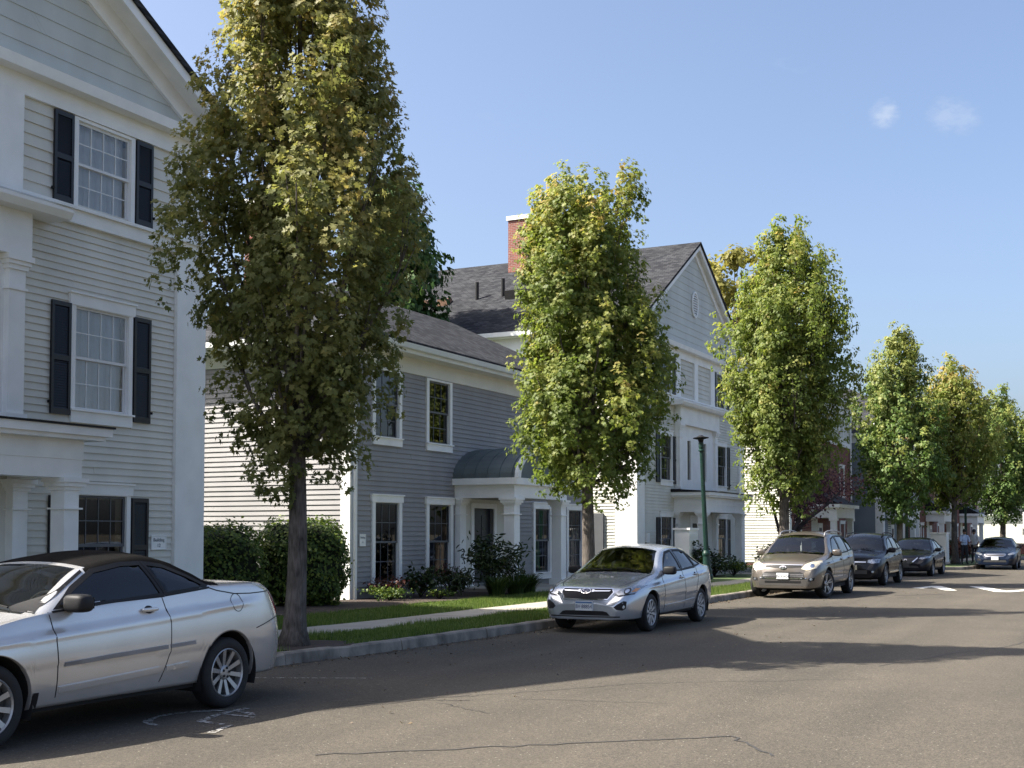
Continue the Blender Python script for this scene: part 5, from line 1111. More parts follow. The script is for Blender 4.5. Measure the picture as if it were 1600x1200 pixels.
        if style=='pair':
            for k in range(n):
                a=2*math.pi*k/n+.3
                for dlt in (-.16,.16): spoke(a+dlt,rr*.055,rr*.06,rr*.18,rr*.95,fy-.02,fy)
        else:
            for k in range(n):
                a=2*math.pi*k/n+.2; spoke(a,rr*.075,rr*(.115 if style=='cover' else .10),rr*.2,rr*.95,fy-(.006 if style=='cover' else .03),fy)
        rb.lathe([(rr*.30,fy-.05),(rr*.30,fy-.018),(rr*.24,fy-.006),(.001,fy-.004)],24,axis='y')
        rm=rb.mesh('rim',mrim,False); bmx=bmesh.new(); bmx.from_mesh(rm); bmesh.ops.recalc_face_normals(bmx,faces=bmx.faces); bmx.to_mesh(rm); bmx.free()
        nb=MB()
        for k in range(5): a=2*math.pi*k/5+.5; nb.lathe([(.013,fy-.018),(.012,fy+.004),(.001,fy+.006)],8,(rr*.19*math.cos(a),0,rr*.19*math.sin(a)),axis='y')
        nm_=nb.mesh('wheel_nuts',M_seam)
        db=MB(); db.lathe([(rr*.9,fy-.06),(rr*.3,fy-.055),(.001,fy-.055)],28,axis='y'); dm=db.mesh('brake_disc',M_rimb)
        for a in (S['fa'],S['fa']+S['wb']):
            for sg in (1,-1):
                o=bpy.data.objects.new('wheel',tm); link(o,s.T); yy=s.S.get('track',W2-.02-h2); o.location=(s.X(a),sg*yy,wr); o.rotation_euler=(0,0,(0 if sg>0 else math.pi)+(steer if a==S['fa'] else 0)); 
                for nmx,mx_ in (('rim',rm),('wheel_nuts',nm_),('brake_disc',dm)):
                    c_=bpy.data.objects.new(nmx,mx_); link(c_,o)
                    if nmx=='wheel_nuts': c_['kind']='stuff'
    def mirrors(s,u,z,m,size=(.085,.115,.085),out=.10,both=True):
        for sg in (1,-1):
            y=s.ysurf(u,z-.05)
            o=blob((s.X(u),sg*(y+out),z),size,.55,18,12).build('wing_mirror',m,s.T,True,True)
            MB().box(s.X(u)-.05,s.X(u)+.04,*sorted((sg*(y-.06),sg*(y+out))),z-size[2]*.75,z-size[2]*.35).build('mirror_arm',M_black,o,local=True)
            MB().poly([(s.X(u)-size[0]*.93,sg*(y+out-size[1]*.8),z-size[2]*.6),(s.X(u)-size[0]*.93,sg*(y+out+size[1]*.8),z-size[2]*.6),(s.X(u)-size[0]*.93,sg*(y+out+size[1]*.8),z+size[2]*.6),(s.X(u)-size[0]*.93,sg*(y+out-size[1]*.8),z+size[2]*.6)]).build('mirror_glass',M_chrome,o,local=True)
    def handle(s,u,z,m,sg=1,l=.2):
        for sg in (1,-1):
            y=s.ysurf(u,z); o=blob((s.X(u),sg*(y+.022),z),(l/2,.018,.018),.6,14,8).build('door_handle',m,s.T,True,True)
        s.patch('handle_recess',ell(u,z,.055,.035,14),'side',M_seam,.001,mirror=True,h=.04)
    def plate(s,z,txt,end='front',m=None,mt=None,band=None,w_=.305,h_=.152,small=None):
        q=s.cast((0,z),end); sgn=1 if end=='front' else -1; x=q[0].x+sgn*.028
        p=MB().box(*sorted((x-sgn*.03,x)),-w_/2,w_/2,z-h_/2,z+h_/2).build('number_plate',m or M_plate,s.T,local=True)
        if band: MB().poly([(x+.0015,-w_/2+.006,z+h_*.28),(x+.0015,w_/2-.006,z+h_*.28),(x+.0015,w_/2-.006,z+h_/2-.005),(x+.0015,-w_/2+.006,z+h_/2-.005)]).build('plate_band',band,p,local=True,fix=False)
        if txt: text3(txt,(x+.002,0,z-.012),.088,p,mt or M_ptxt,wx=.86)
    def wipers(s):
        uc=s.S['ws'][0]; f=s.f
        for y0,y1 in ((.55,.02),(-.05,-.58)):
            a=s.cast((uc+.05,y0*.9),'top'); b=s.cast((uc+.12,y1),'top')
            if a and b:
                mid=(a[0]+b[0])/2; c_=s.cast((s.L/2-mid.x,mid.y),'top'); MB().tube([a[0]+Vector((0,0,.02)),c_[0]+Vector((.0,0,.022)),b[0]+Vector((0,0,.02))],.009,5).build('wiper',M_black,s.T,local=True)
def scaled(S,L=None,W=None,H=None,**kw):
    fl=(L or S['L'])/S['L']; fw=(W or S['W'])/S['W']; fh=(H or S['H'])/S['H']; o=dict(S); o['L']=S['L']*fl; o['W']=S['W']*fw; o['H']=S['H']*fh
    for k in ('zc','zs','zr'): o[k]=[(u*fl,z*fh) for u,z in S[k]]
    for k in ('ym','yr'): o[k]=[(u*fl,y*fw) for u,y in S[k]]
    o['side_windows']=[[(u*fl,z*fh) for u,z in P] for P in S['side_windows']]; o['doors']={k:[(u*fl,z*fh) for u,z in P] for k,P in S['doors'].items()}
    o['ws']=tuple(u*fl for u in S['ws']); o['rw']=tuple(u*fl for u in S['rw']) if S.get('rw') else None; o['cuts']=[u*fl for u in S['cuts']]; o['cab']=tuple(u*fl for u in S['cab']); o['seat']=S['seat']*fl; o['fa']=S['fa']*fl; o['wb']=S['wb']*fl
    if S.get('crease'): o['crease']=tuple(c*fh for c in S['crease'])
    o.update(kw); return o
# --- silver convertible
CV=dict(L=4.88,W=1.82,H=1.5,fa=.98,wb=2.74,wr=.333,
 zc=[(0,.52),(.04,.62),(.15,.72),(.4,.82),(1.0,.95),(1.42,1.03),(1.75,1.20),(2.12,1.39),(2.45,1.465),(2.8,1.50),(3.15,1.455),(3.4,1.355),(3.6,1.235),(3.72,1.205),(4.2,1.19),(4.55,1.145),(4.74,1.0),(4.88,.78)],
 zs=[(0,.46),(.1,.62),(.3,.73),(.8,.88),(1.45,1.0),(2.5,1.075),(3.5,1.15),(4.1,1.13),(4.5,1.05),(4.75,.9),(4.88,.7)],
 ym=[(0,.50),(.06,.64),(.2,.77),(.5,.87),(1.0,.91),(3.6,.91),(4.2,.88),(4.6,.78),(4.8,.63),(4.88,.52)],
 zr=[(0,.48),(.2,.72),(.5,.81),(1.0,.92),(1.5,1.03),(1.8,1.19),(2.15,1.355),(2.5,1.42),(2.85,1.445),(3.15,1.395),(3.4,1.29),(3.6,1.195),(3.72,1.185),(4.2,1.175),(4.55,1.125),(4.88,.74)],
 yr=[(0,.34),(.2,.55),(1.0,.66),(1.45,.76),(2.15,.60),(2.85,.585),(3.2,.60),(3.5,.70),(3.7,.76),(4.2,.74),(4.6,.62),(4.88,.34)],
 ws=(1.42,2.12),soft=(2.12,3.66),cuts=[1.42,2.12,2.18,3.66],crease=(.74,1.04),zm=.60,bt=.07,tuck=.06,cab=(1.5,3.6),seat=2.45,
 side_windows=[[(1.66,1.045),(1.93,1.20),(2.22,1.335),(2.55,1.385),(2.78,1.39),(2.88,1.10)],[(2.92,1.105),(2.82,1.39),(3.05,1.36),(3.28,1.27),(3.47,1.165),(3.46,1.15)]],
 doors={'door':[(1.56,.34),(1.52,1.08),(2.86,1.10),(2.93,.75),(2.84,.34)]},sg=G_dark,frame=M_black,fbz=.55,rbz=.70)
c=Car('convertible_car','silver convertible with black cloth top parked nearest the camera',(-8.68,5.69+4.88/2,0),CV,P_silver)
c.wheels('spoke',10,0,.215,.230)
c.mirrors(1.80,1.085,M_black,(.085,.12,.075),.10)
c.handle(2.68,.985,P_silver)
c.line('door_seam',[(1.58,1.02),(1.60,.85),(1.62,.34)],'side',.008,mirror=True); c.line('door_seam',[(2.86,1.10),(2.92,.86),(2.90,.60),(2.80,.34)],'side',.007,mirror=True)
c.line('body_moulding',[(1.68,.60),(2.2,.625),(2.86,.648)],'side',.035,M_grim,.010,mirror=True); c.line('body_moulding',[(2.90,.65),(3.22,.662)],'side',.033,M_grim,.010,mirror=True)
c.line('belt_moulding',[(1.62,1.02),(2.3,1.072),(2.9,1.105),(3.5,1.147)],'side',.016,M_black,.006,mirror=True)
c.line('boot_seam',[(3.40,1.17),(3.60,1.115),(3.85,1.075),(4.1,1.068),(4.5,1.075)],'side',.010,mirror=True); c.line('bumper_seam',[(4.14,.73),(4.4,.78),(4.72,.83)],'side',.008,mirror=True)
fd=[ell(3.86,.99,.085,.085,24)]; c.patch('fuel_flap',ell(3.86,.99,.088,.088,24),'side',M_seam,.0015,sg=1,hole=ell(3.86,.99,.081,.081,24),h=.05,skirt=0)
c.patch('tail_lamp',[(4.50,1.065),(4.60,1.055),(4.78,.83),(4.73,.82),(4.60,.92)],'side',M_red,.006,mirror=True,h=.04)
c.patch('tail_lamp_rear',[(.42,.86),(.74,.84),(.74,1.04),(.45,1.05)],'rear',M_red,.004,mirror=True)
c.patch('head_lamp',[(.42,.60),(.72,.62),(.80,.74),(.74,.76),(.45,.70)],'front',M_lens,.005,mirror=True); c.patch('grille',[(-.38,.50),(.38,.50),(.42,.62),(-.42,.62)],'front',M_black,.004)
c.line('sill_trim',[(1.64,.40),(2.1,.42),(2.78,.455)],'side',.05,P_silver,.012,mirror=True); c.line('sill_trim',[(2.86,.455),(3.16,.47)],'side',.045,P_silver,.012,mirror=True)
c.line('screen_surround',[(1.46,1.02),(1.75,1.155),(2.12,1.335)],'side',.02,M_black,.004,mirror=True)
c.patch('mud_flap',[(1.36,.21),(1.44,.21),(1.44,.40),(1.39,.40)],'side',M_black,.006,mirror=True); c.wipers()
# --- silver saloon
SD=dict(L=4.58,W=1.74,H=1.465,fa=.92,wb=2.645,wr=.318,
 zc=[(0,.50),(.025,.60),(.08,.69),(.22,.775),(.6,.87),(1.0,.94),(1.26,.985),(1.6,1.17),(2.05,1.405),(2.4,1.455),(2.8,1.465),(3.2,1.435),(3.5,1.365),(3.8,1.225),(4.05,1.115),(4.35,1.085),(4.48,1.02),(4.58,.78)],
 zs=[(0,.46),(.08,.60),(.25,.70),(.8,.82),(1.4,.925),(2.5,.975),(3.5,1.03),(4.15,1.035),(4.42,.95),(4.58,.7)],
 ym=[(0,.56),(.05,.67),(.16,.76),(.45,.835),(.9,.87),(3.7,.87),(4.2,.825),(4.45,.73),(4.58,.56)],
 zr=[(0,.48),(.22,.735),(.6,.83),(1.0,.90),(1.32,.965),(1.7,1.15),(2.1,1.345),(2.5,1.395),(2.9,1.40),(3.3,1.36),(3.6,1.265),(3.95,1.105),(4.1,1.075),(4.4,1.04),(4.58,.74)],
 yr=[(0,.38),(.22,.60),(1.0,.68),(1.32,.735),(2.1,.57),(2.9,.565),(3.5,.55),(4.0,.64),(4.4,.60),(4.58,.36)],
 ws=(1.26,2.05),rw=(3.5,4.05),cuts=[1.26,2.05,3.5,4.05],crease=(.70,.98),zm=.58,bt=.055,cab=(1.3,4.0),seat=2.30,
 side_windows=[[(1.62,.985),(1.98,1.20),(2.20,1.315),(2.50,1.352),(2.555,.995)],[(2.61,1.0),(2.575,1.355),(2.95,1.352),(3.18,1.315),(3.30,1.07),(3.29,1.035)],[(3.34,1.05),(3.25,1.295),(3.42,1.235),(3.70,1.085)]],
 doors={'front_door':[(1.50,.32),(1.45,1.0),(2.1,1.40),(2.56,1.40),(2.58,.32)],'rear_door':[(2.58,.32),(2.56,1.40),(3.3,1.38),(3.40,1.0),(3.28,.7),(3.16,.32)]},sg=G_side,fbz=.58)
def saloon_lines(c,k=1.0,kz=1.0):
    S_=lambda P:[(u*k,z*kz) for u,z in P]
    c.line('door_seam',S_([(1.52,.96),(1.50,.80),(1.52,.32)]),'side',.008,mirror=True); c.line('door_seam',S_([(2.58,1.0),(2.60,.6),(2.58,.32)]),'side',.008,mirror=True); c.line('door_seam',S_([(3.36,1.03),(3.36,.85),(3.22,.64),(3.16,.32)]),'side',.008,mirror=True)
    c.line('bonnet_seam',[(.26*k,.50),(.5*k,.60),(.9*k,.66),(1.24*k,.71)],'top',.010,mirror=True)
c=Car('silver_saloon_car','silver four-door saloon with blue and white number plate under the second maple',(-8.33,19.08+4.58/2,0),SD,P_ice)
c.wheels('cover',10,0,.205,.225,M_rimp); c.mirrors(1.66,1.01,M_black,(.075,.115,.075),.11); c.handle(2.44,.87,P_ice); c.handle(3.22,.91,P_ice); saloon_lines(c); c.wipers()
c.patch('grille',[(-.38,.565),(.38,.565),(.46,.68),(.42,.735),(-.42,.735),(-.46,.68)],'front',M_seam,.004); 
gr=[(-.40,.556),(.40,.556),(.485,.68),(.44,.747),(-.44,.747),(-.485,.68)]; c.patch('grille_surround',gr,'front',M_chrome,.012,hole=shrink(gr,.016),h=.06)
c.patch('grille_bar',[(.11,.688),(.40,.693),(.425,.708),(.11,.706)],'front',M_chrome,.016,mirror=True,h=.06); c.patch('grille_bar',[(.105,.68),(.145,.684),(.145,.716),(.105,.722)],'front',M_chrome,.018,mirror=True)
c.patch('badge',ell(0,.695,.092,.040,24),'front',M_chrome,.020,hole=ell(0,.695,.083,.033,24),h=.03); bd=c.patch('badge_field',ell(0,.695,.083,.033,24),'front',M_ptxt,.018,h=.03)
for (y_,z_,r_) in ((-.045,.702,.012),(.005,.702,.006),(.03,.707,.006),(.045,.690,.006),(.02,.682,.006),(-.005,.685,.006)): c.patch('badge_star',[(y_+r_*(1 if k%2==0 else .45)*math.cos(math.pi*k/4),z_+r_*(1 if k%2==0 else .45)*math.sin(math.pi*k/4)) for k in range(8)],'front',M_chrome,.023,h=.03,skirt=.002)
hl=[(.47,.650),(.55,.610),(.78,.645),(.825,.785),(.73,.785),(.575,.725)]
c.patch('head_lamp',hl,'front',M_lens,.008,mirror=True,h=.035); c.patch('lamp_reflector',ell(.685,.70,.048,.048,18),'front',M_rimb,.011,mirror=True,h=.03); c.patch('lamp_projector',ell(.685,.70,.030,.030,16),'front',M_chrome,.016,mirror=True,h=.03); c.patch('indicator_lamp',[(.74,.685),(.785,.69),(.80,.745),(.765,.74)],'front',M_amber,.012,mirror=True,h=.03); c.line('lamp_liner',[(.51,.648),(.57,.622),(.78,.66)],'front',.014,M_black,.010,mirror=True)
c.patch('fog_lamp_recess',[(.52,.44),(.57,.40),(.66,.39),(.705,.42),(.715,.535),(.67,.545),(.57,.485)],'front',M_black,.004,mirror=True); c.patch('lower_intake',[(-.46,.30),(.46,.30),(.40,.36),(.33,.375),(-.33,.375),(-.40,.36)],'front',M_black,.004)
c.line('splitter',[(-.62,.285),(0,.275),(.62,.285)],'front',.02,M_black,.006)
c.plate(.455,'BV·88854',band=M_plateb); c.patch('tail_lamp',[(4.28,.99),(4.42,.96),(4.46,.82),(4.30,.86)],'side',M_red,.004,mirror=True)
c.line('sill_trim',[(1.55,.40),(2.3,.42),(3.12,.46)],'side',.03,P_ice,.008,mirror=True)
# --- beige SUV
SV=dict(L=4.84,W=1.93,H=1.75,fa=.96,wb=2.80,wr=.365,arch=.07,
 zc=[(0,.56),(.025,.70),(.08,.83),(.18,.93),(.5,1.03),(1.0,1.10),(1.22,1.13),(1.6,1.38),(2.0,1.62),(2.4,1.705),(3.0,1.725),(3.8,1.69),(4.35,1.60),(4.6,1.35),(4.72,1.1),(4.84,.82)],
 zs=[(0,.5),(.08,.72),(.25,.84),(.8,.96),(1.4,1.055),(2.5,1.10),(3.6,1.16),(4.4,1.18),(4.7,1.05),(4.84,.72)],
 ym=[(0,.64),(.05,.75),(.16,.84),(.45,.925),(.95,.965),(3.9,.965),(4.4,.92),(4.7,.83),(4.84,.66)],
 zr=[(0,.53),(.18,.89),(.6,.985),(1.0,1.05),(1.32,1.11),(1.7,1.36),(2.05,1.56),(2.5,1.63),(3.2,1.64),(4.0,1.60),(4.4,1.5),(4.6,1.28),(4.84,.78)],
 yr=[(0,.46),(.18,.66),(1.0,.76),(1.32,.83),(2.05,.67),(3.2,.675),(4.3,.62),(4.6,.7),(4.84,.46)],
 ws=(1.22,2.02),rw=(4.36,4.68),cuts=[1.22,2.02,4.36,4.68],crease=(.82,1.08),zm=.66,bt=.06,cab=(1.3,4.4),seat=2.35,
 zb=[(0,.27),(.5,.27),(.95,.34),(3.9,.36),(4.5,.34),(4.84,.4)],
 side_windows=[[(1.66,1.10),(2.02,1.36),(2.22,1.51),(2.62,1.585),(2.68,1.125)],[(2.75,1.13),(2.71,1.588),(3.25,1.59),(3.52,1.575),(3.62,1.18),(3.60,1.165)],[(3.68,1.185),(3.62,1.57),(4.05,1.535),(4.25,1.42),(4.22,1.21)]],
 doors={'front_door':[(1.55,.40),(1.50,1.12),(2.15,1.62),(2.69,1.64),(2.70,.40)],'rear_door':[(2.70,.40),(2.69,1.64),(3.6,1.62),(3.66,1.15),(3.5,.8),(3.32,.40)]},sg=G_dark,dash=M_intg,fbz=.62)
def suv_lines(c,k=1.0,kz=1.0):
    S_=lambda P:[(u*k,z*kz) for u,z in P]
    c.line('door_seam',S_([(1.58,1.06),(1.56,.85),(1.56,.40)]),'side',.008,mirror=True); c.line('door_seam',S_([(2.70,1.10),(2.72,.7),(2.70,.40)]),'side',.008,mirror=True); c.line('door_seam',S_([(3.62,1.15),(3.60,.95),(3.42,.75),(3.32,.40)]),'side',.008,mirror=True)
    c.line('bonnet_seam',[(.24*k,.52),(.5*k,.64),(.9*k,.70),(1.2*k,.76)],'top',.011,mirror=True)
def rails(c,m):
    k=c.L/4.84
    for sg in (1,-1):
        pts=[]
        for u in np.linspace(2.15,4.15,11):
            q=c.cast((u*k,sg*.60*c.S['W']/1.93),'top'); pts.append(q[0]+Vector((0,0,.075)))
        q0=c.cast((2.05*k,sg*.60*c.S['W']/1.93),'top')[0]; q1=c.cast((4.25*k,sg*.58*c.S['W']/1.93),'top')[0]; MB().tube([q0]+pts+[q1],.020,7).build('roof_rail',m,c.T,smooth=True,local=True)
c=Car('beige_suv','beige SUV with roof rails and white number plate, front wheels turned',(-8.27,31.55+4.84/2,0),SV,P_beige,group='cars parked along the kerb')
c.wheels('pair',5,R(-17),.235,.265); c.mirrors(1.74,1.15,P_beige,(.09,.125,.09),.12); c.handle(2.52,.97,P_beige); c.handle(3.42,1.0,P_beige); suv_lines(c); rails(c,M_grim); c.wipers()
hl=[(.45,.755),(.60,.715),(.82,.775),(.885,.92),(.84,.965),(.68,.935),(.54,.865)]; c.patch('head_lamp',hl,'front',M_lensy,.008,mirror=True,h=.04); c.patch('lamp_reflector',ell(.72,.835,.05,.05,16),'front',M_chrome,.012,mirror=True,h=.04)
c.patch('upper_grille',[(-.48,.80),(-.20,.775),(.20,.775),(.48,.80),(.44,.845),(-.44,.845)],'front',M_black,.004); c.line('grille_chrome',[(-.50,.855),(0,.862),(.50,.855)],'front',.018,M_chrome,.010)
c.patch('badge',ell(0,.785,.088,.047,24),'front',M_chrome,.018,hole=ell(0,.785,.076,.037,24),h=.03); c.patch('badge_field',ell(0,.785,.076,.037,24),'front',M_lens,.015,h=.03)
c.line('badge_letter',[(-.048,.758),(-.026,.812)],'front',.016,M_black,.021); c.line('badge_letter',[(.026,.758),(.048,.812)],'front',.016,M_black,.021); c.line('badge_letter',[(-.034,.779),(0,.785),(.034,.791)],'front',.012,M_black,.021)
c.patch('lower_grille',[(-.56,.535),(.56,.535),(.52,.64),(.44,.68),(-.44,.68),(-.52,.64)],'front',M_seam,.004)
for z_ in (.575,.615): c.line('grille_slat',[(-.52,z_),(0,z_),(.52,z_)],'front',.011,M_grim,.010)
c.line('bumper_chrome',[(-.60,.525),(-.4,.512),(.4,.512),(.60,.525)],'front',.022,M_chrome,.012)
c.patch('bumper_guard',[(-.66,.33),(.66,.33),(.74,.50),(.60,.505),(-.60,.505),(-.74,.50)],'front',M_clad,.003); c.patch('lower_intake',[(-.46,.40),(.46,.40),(.46,.45),(-.46,.45)],'front',M_black,.008)
c.patch('fog_lamp_recess',[(.64,.45),(.78,.46),(.80,.535),(.66,.53)],'front',M_black,.008,mirror=True); c.patch('fog_lamp',ell(.72,.495,.034,.030,16),'front',M_lens,.016,mirror=True,h=.03)
c.plate(.575,'761·KAC4',mt=M_ptxt2); c.line('sill_trim',[(1.5,.46),(2.4,.47),(3.3,.48)],'side',.06,M_grim,.010,mirror=True); c.patch('tail_lamp',[(4.50,1.10),(4.66,1.06),(4.70,.86),(4.56,.92)],'side',M_red,.004,mirror=True)
MB().tube([(c.X(2.0),0,1.47),(c.X(1.98),0,1.30)],.006,5).tube([(c.X(1.98),0,1.33),(c.X(1.98),0,1.17)],.022,6).build('hanging_ornament',M_white,c.T,local=True)
# --- black SUV behind it
c=Car('black_suv','black SUV with roof rails parked behind the beige SUV',(-8.30,40.15+4.55/2,0),scaled(SV,4.55,1.83,1.70,wr=.355,sg=G_dark,fbz=.60),P_black)
c.wheels('pair',5,0,.225,.25); c.mirrors(1.64,1.12,M_black,(.09,.12,.085),.11); c.handle(2.38,.94,P_black); c.handle(3.2,.97,P_black); suv_lines(c,4.55/4.84,1.70/1.75); rails(c,M_black); c.wipers()
c.patch('head_lamp',[(.46,.74),(.60,.71),(.80,.73),(.82,.85),(.66,.86),(.48,.82)],'front',M_lens,.008,mirror=True,h=.04); c.patch('grille',[(-.40,.70),(.40,.70),(.42,.81),(-.42,.81)],'front',M_rimb,.004); c.line('grille_bar',[(-.42,.755),(0,.757),(.42,.755)],'front',.024,M_chrome,.012)
c.patch('lower_intake',[(-.46,.38),(.46,.38),(.46,.50),(-.46,.50)],'front',M_rimb,.004); c.patch('fog_lamp',ell(.64,.45,.04,.035,16),'front',M_lens,.012,mirror=True,h=.03); c.plate(.585,'',m=M_lensy)
c.line('side_step',[(1.45,.42),(2.3,.42),(3.1,.43)],'side',.05,M_chrome,.02,mirror=True)
# --- black saloon
c=Car('black_saloon_car','black saloon with chrome V grille parked behind the black SUV',(-8.28,49.85+4.87/2,0),scaled(SD,4.87,1.83,1.51,wr=.335,sg=G_dark),P_black2)
c.wheels('pair',5,0,.215,.24); c.mirrors(1.76,1.02,M_black,(.08,.115,.075),.11); c.handle(2.6,.88,P_black2); c.handle(3.42,.92,P_black2); saloon_lines(c,4.87/4.58,1.03); c.wipers()
c.patch('head_lamp',[(.48,.68),(.60,.66),(.84,.72),(.86,.79),(.70,.77),(.52,.73)],'front',M_lens,.008,mirror=True,h=.035); c.patch('grille',[(-.16,.48),(.16,.48),(.40,.72),(-.40,.72)],'front',M_rimb,.004)
c.line('chrome_v',[(.14,.47),(.20,.50),(.44,.725)],'front',.035,M_chrome,.014,mirror=True); c.line('chrome_v',[(-.17,.475),(0,.468),(.17,.475)],'front',.03,M_chrome,.014)
c.patch('badge',ell(0,.62,.055,.055,20),'front',M_chrome,.014,hole=ell(0,.62,.044,.044,20),h=.03); c.patch('lower_intake',[(-.5,.34),(.5,.34),(.44,.42),(-.44,.42)],'front',M_rimb,.004); c.plate(.43,'',m=M_rimb); c.patch('tail_lamp',[(4.56,1.0),(4.70,.96),(4.74,.84),(4.6,.87)],'side',M_red,.004,mirror=True)
# --- far dark blue saloon
c=Car('blue_saloon_car','dark blue saloon with hexagonal grille parked farthest down the street',(-6.25,60.95+4.8/2,0),scaled(SD,4.80,1.84,1.50,wr=.33,sg=G_dark),P_navy,rz=-math.pi/2+R(2))
c.wheels('spoke',10,0,.215,.235); c.mirrors(1.74,1.04,M_black,(.08,.115,.075),.11); c.handle(2.56,.90,P_navy); c.handle(3.38,.94,P_navy); saloon_lines(c,4.80/4.58,1.02); c.wipers()
gr=[(-.36,.60),(.36,.60),(.48,.68),(.42,.755),(-.42,.755),(-.48,.68)]; c.patch('grille',gr,'front',M_rimb,.004); c.patch('grille_surround',gr,'front',M_chrome,.010,hole=shrink(gr,.018)); c.line('grille_bar',[(-.44,.685),(0,.69),(.44,.685)],'front',.022,M_chrome,.012)
c.patch('head_lamp',[(.54,.69),(.62,.665),(.84,.72),(.86,.80),(.72,.79),(.58,.74)],'front',M_lens,.008,mirror=True,h=.035); c.patch('lower_intake',[(-.5,.35),(.5,.35),(.46,.45),(-.46,.45)],'front',M_rimb,.004); c.patch('fog_lamp_recess',[(.58,.42),(.78,.42),(.78,.52),(.62,.50)],'front',M_black,.004,mirror=True); c.plate(.525,'')
# ------------------------------------------------------------------ street furniture, enclosures, people
def lamp_post(label,x,y,h=4.25,lean=(0,0)):
    T=thing('street_lamp',label,'street lamp',(x,y,.14),0,'green lamp posts'); ORG[T]=Vector((0,0,0)); T.rotation_euler=(lean[0],lean[1],0)
    MB().lathe([(.0,0),(.19,0),(.19,.10),(.165,.16),(.165,.30),(.13,.38),(.12,.75),(.135,.80),(.135,.86),(.10,.95)],20).build('base',M_green,T,smooth=False)
    b=MB(); n=16
    prof=[(.085,.9),(.075,2.4),(.062,h-.35)]
    for r_,z in prof:
        for j in range(n*2): a=math.pi*j/n; q=r_*(1.0 if j%2 else .88); b.v.append((q*math.cos(a),q*math.sin(a),z))
    for k in range(2):
        for j in range(2*n): j2=(j+1)%(2*n); b.f.append((k*2*n+j,k*2*n+j2,(k+1)*2*n+j2,(k+1)*2*n+j))
    b.build('shaft',M_green,T)
    MB().lathe([(.062,h-.35),(.10,h-.33),(.10,h-.29),(.07,h-.27),(.085,h-.2),(.085,h-.05),(.05,h-.03)],18).build('collar',M_green,T)
    MB().lathe([(.07,h-.06),(.10,h+.06),(.26,h+.10),(.27,h+.125),(.14,h+.15),(.06,h+.20),(.0,h+.21)],22).build('lamp_head',M_black,T)
    return T
lamp_post('green fluted lamp post in front of the cream house porch',-13.1,40.3,4.62,(R(.8),R(-2.2)))
lamp_post('green lamp post behind the black saloon',-11.3,68.6,4.2)
lamp_post('green lamp post in front of the far brick house porch',-10.2,84.0,4.4)
def screen(label,x0,x1,y0,y1,h,grp='utility screens'):
    T=thing('utility_screen',label,'utility box',((x0+x1)/2,(y0+y1)/2,.14),0,grp); 
    MB().box(x0,x1,y0,y1,.14,h).build('enclosure',M_white,T); MB().box(x0-.05,x1+.05,y0-.05,y1+.05,h,h+.07).build('cap',M_white,T)
    n=int((h-.3)/.13)
    for k in range(n):
        z=.22+k*.13; MB().prism([(x1,y0+.05,z),(x1+.022,y0+.05,z),(x1+.004,y0+.05,z+.125),(x1,y0+.05,z+.125)],[(x1,y1-.05,z),(x1+.022,y1-.05,z),(x1+.004,y1-.05,z+.125),(x1,y1-.05,z+.125)]).build('louvre',M_cream,T)
screen('white chest-high utility screen behind the silver saloon, sunlit on its left face',-14.5,-13.98,41.0,41.93,1.78)
screen('grey utility box beside the red barberry behind the black saloon',-10.3,-9.5,70.0,71.0,1.65)
# signs at the right edge
sp=thing('sign_post','sign post with white panel and small arrow sign at the right edge','sign',(-6.05,78.0,.14))
MB().tube([(-6.05,78.0,.0),(-6.05,78.0,3.4)],.03,8).build('post',M_metal,sp)
MB().box(-6.32,-5.72,77.93,77.96,2.06,2.9).build('panel',M_white,sp)
a=MB().box(-6.36,-5.66,77.93,77.96,1.58,1.98).build('arrow_sign',M_black,sp)
MB().box(-6.34,-5.68,77.922,77.929,1.60,1.96).build('border',M_white,a); MB().box(-6.32,-5.70,77.914,77.921,1.62,1.94).build('field',M_black,a)
MB().exz([(-6.27,1.78),(-6.08,1.90),(-6.08,1.83),(-5.80,1.83),(-5.80,1.73),(-6.08,1.73),(-6.08,1.66)],77.905,77.913).build('arrow',M_white,a)
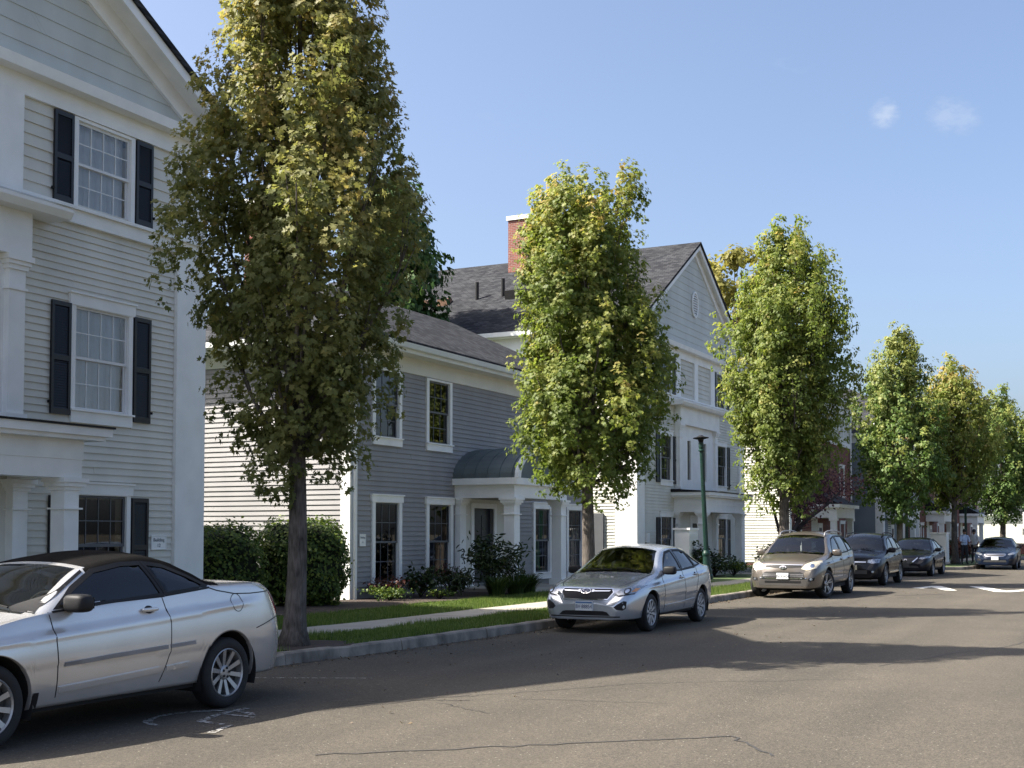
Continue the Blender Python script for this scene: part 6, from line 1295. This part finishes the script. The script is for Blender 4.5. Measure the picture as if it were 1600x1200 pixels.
# two people by the far saloon
def person(label,loc,rz,shirt,trous,pose):
    me=bpy.data.meshes.new('person'); J=dict(pel=(0,0,.95),che=(.02,0,1.28),nec=(.03,0,1.47),hea=(.06,0,1.58),top=(.05,0,1.70),shL=(.02,.18,1.40),elL=(.03,.25,1.13),haL=(.16,.22,.92),fiL=(.20,.21,.84),shR=(.02,-.18,1.40),elR=(.05,-.26,1.14),haR=(.20,-.20,.98),fiR=(.26,-.17,.93),hpL=(0,.09,.90),knL=(.04,.11,.50),anL=(-.01,.12,.09),toL=(.14,.13,.03),hpR=(0,-.09,.90),knR=(.02,-.11,.50),anR=(-.03,-.12,.09),toR=(.12,-.13,.03)); J.update(pose)
    nm=list(J); E_=[('pel','che'),('che','nec'),('nec','hea'),('hea','top'),('che','shL'),('shL','elL'),('elL','haL'),('haL','fiL'),('che','shR'),('shR','elR'),('elR','haR'),('haR','fiR'),('pel','hpL'),('hpL','knL'),('knL','anL'),('anL','toL'),('pel','hpR'),('hpR','knR'),('knR','anR'),('anR','toR')]
    me.from_pydata([J[k] for k in nm],[(nm.index(a),nm.index(b)) for a,b in E_],[]); ob=bpy.data.objects.new('tmp',me); COL.objects.link(ob)
    md=ob.modifiers.new('s','SKIN'); rad=dict(pel=(.15,.12),che=(.16,.11),nec=(.06,.06),hea=(.085,.095),top=(.07,.075),shL=(.07,.07),shR=(.07,.07),elL=(.048,.048),elR=(.048,.048),haL=(.034,.034),haR=(.034,.034),fiL=(.03,.02),fiR=(.03,.02),hpL=(.10,.10),hpR=(.10,.10),knL=(.066,.066),knR=(.066,.066),anL=(.045,.045),anR=(.045,.045),toL=(.04,.03),toR=(.04,.03))
    for i,k in enumerate(nm): me.skin_vertices[0].data[i].radius=rad[k]; me.skin_vertices[0].data[i].use_root=(k=='pel')
    ob.modifiers.new('d','SUBSURF').levels=2; dg=bpy.context.evaluated_depsgraph_get(); m2=bpy.data.meshes.new_from_object(ob.evaluated_get(dg)); bpy.data.objects.remove(ob)
    m2.materials.clear(); [m2.materials.append(x) for x in (M_skin,shirt,trous,M_black)]
    for p in m2.polygons:
        c_=p.center; arm=abs(c_.y)>.20 and c_.z<1.12 and c_.z>.7
        p.material_index=0 if c_.z>1.49 or arm else (1 if c_.z>.96 else (2 if c_.z>.09 else 3)); p.use_smooth=True
    T=thing('person',label,'person',loc,rz,'people by the far saloon'); b=bpy.data.objects.new('body',m2); link(b,T)
    blob((J['hea'][0]-.015,J['hea'][1],J['hea'][2]+.075),(.105,.09,.095),.9).build('hair',M_hair,T,True,True)
    for sy in (1,-1): blob((J['hea'][0]+.085,sy*.033+J['hea'][1],J['hea'][2]+.02),(.008,.012,.007),1,8,6).build('eye',M_black,T,True,True); blob((J['hea'][0]-.005,J['hea'][1]+sy*.092,J['hea'][2]+.01),(.02,.012,.03),.9,8,6).build('ear',M_skin,T,True,True)
    blob((J['hea'][0]+.10,J['hea'][1],J['hea'][2]-.01),(.018,.014,.022),.9,8,6).build('nose',M_skin,T,True,True); MB().box(J['hea'][0]+.083,J['hea'][0]+.094,J['hea'][1]-.025,J['hea'][1]+.025,J['hea'][2]-.052,J['hea'][2]-.044).build('mouth',M_hair,T,local=True)
M_skin=mat('skin',(.22,.12,.08),.6,.05); M_hair=mat('hair_dark',(.012,.010,.009),.7,.2); M_sh1=mat('shirt_pale_blue',(.38,.46,.60),.85,.1); M_sh2=mat('shirt_pale_grey',(.50,.50,.50),.85,.1); M_tr=mat('trousers_dark',(.02,.021,.026),.85,.1)
person('person in pale blue shirt and dark trousers standing behind the far saloon bonnet',(-8.05,65.6,.14),R(-60),M_sh1,M_tr,dict(elR=(.14,-.24,1.12),haR=(.30,-.08,1.10),fiR=(.36,-.02,1.10)))
person('person in pale grey shirt half hidden by the far saloon roof',(-7.75,67.2,.14),R(-110),M_sh2,M_tr,dict())
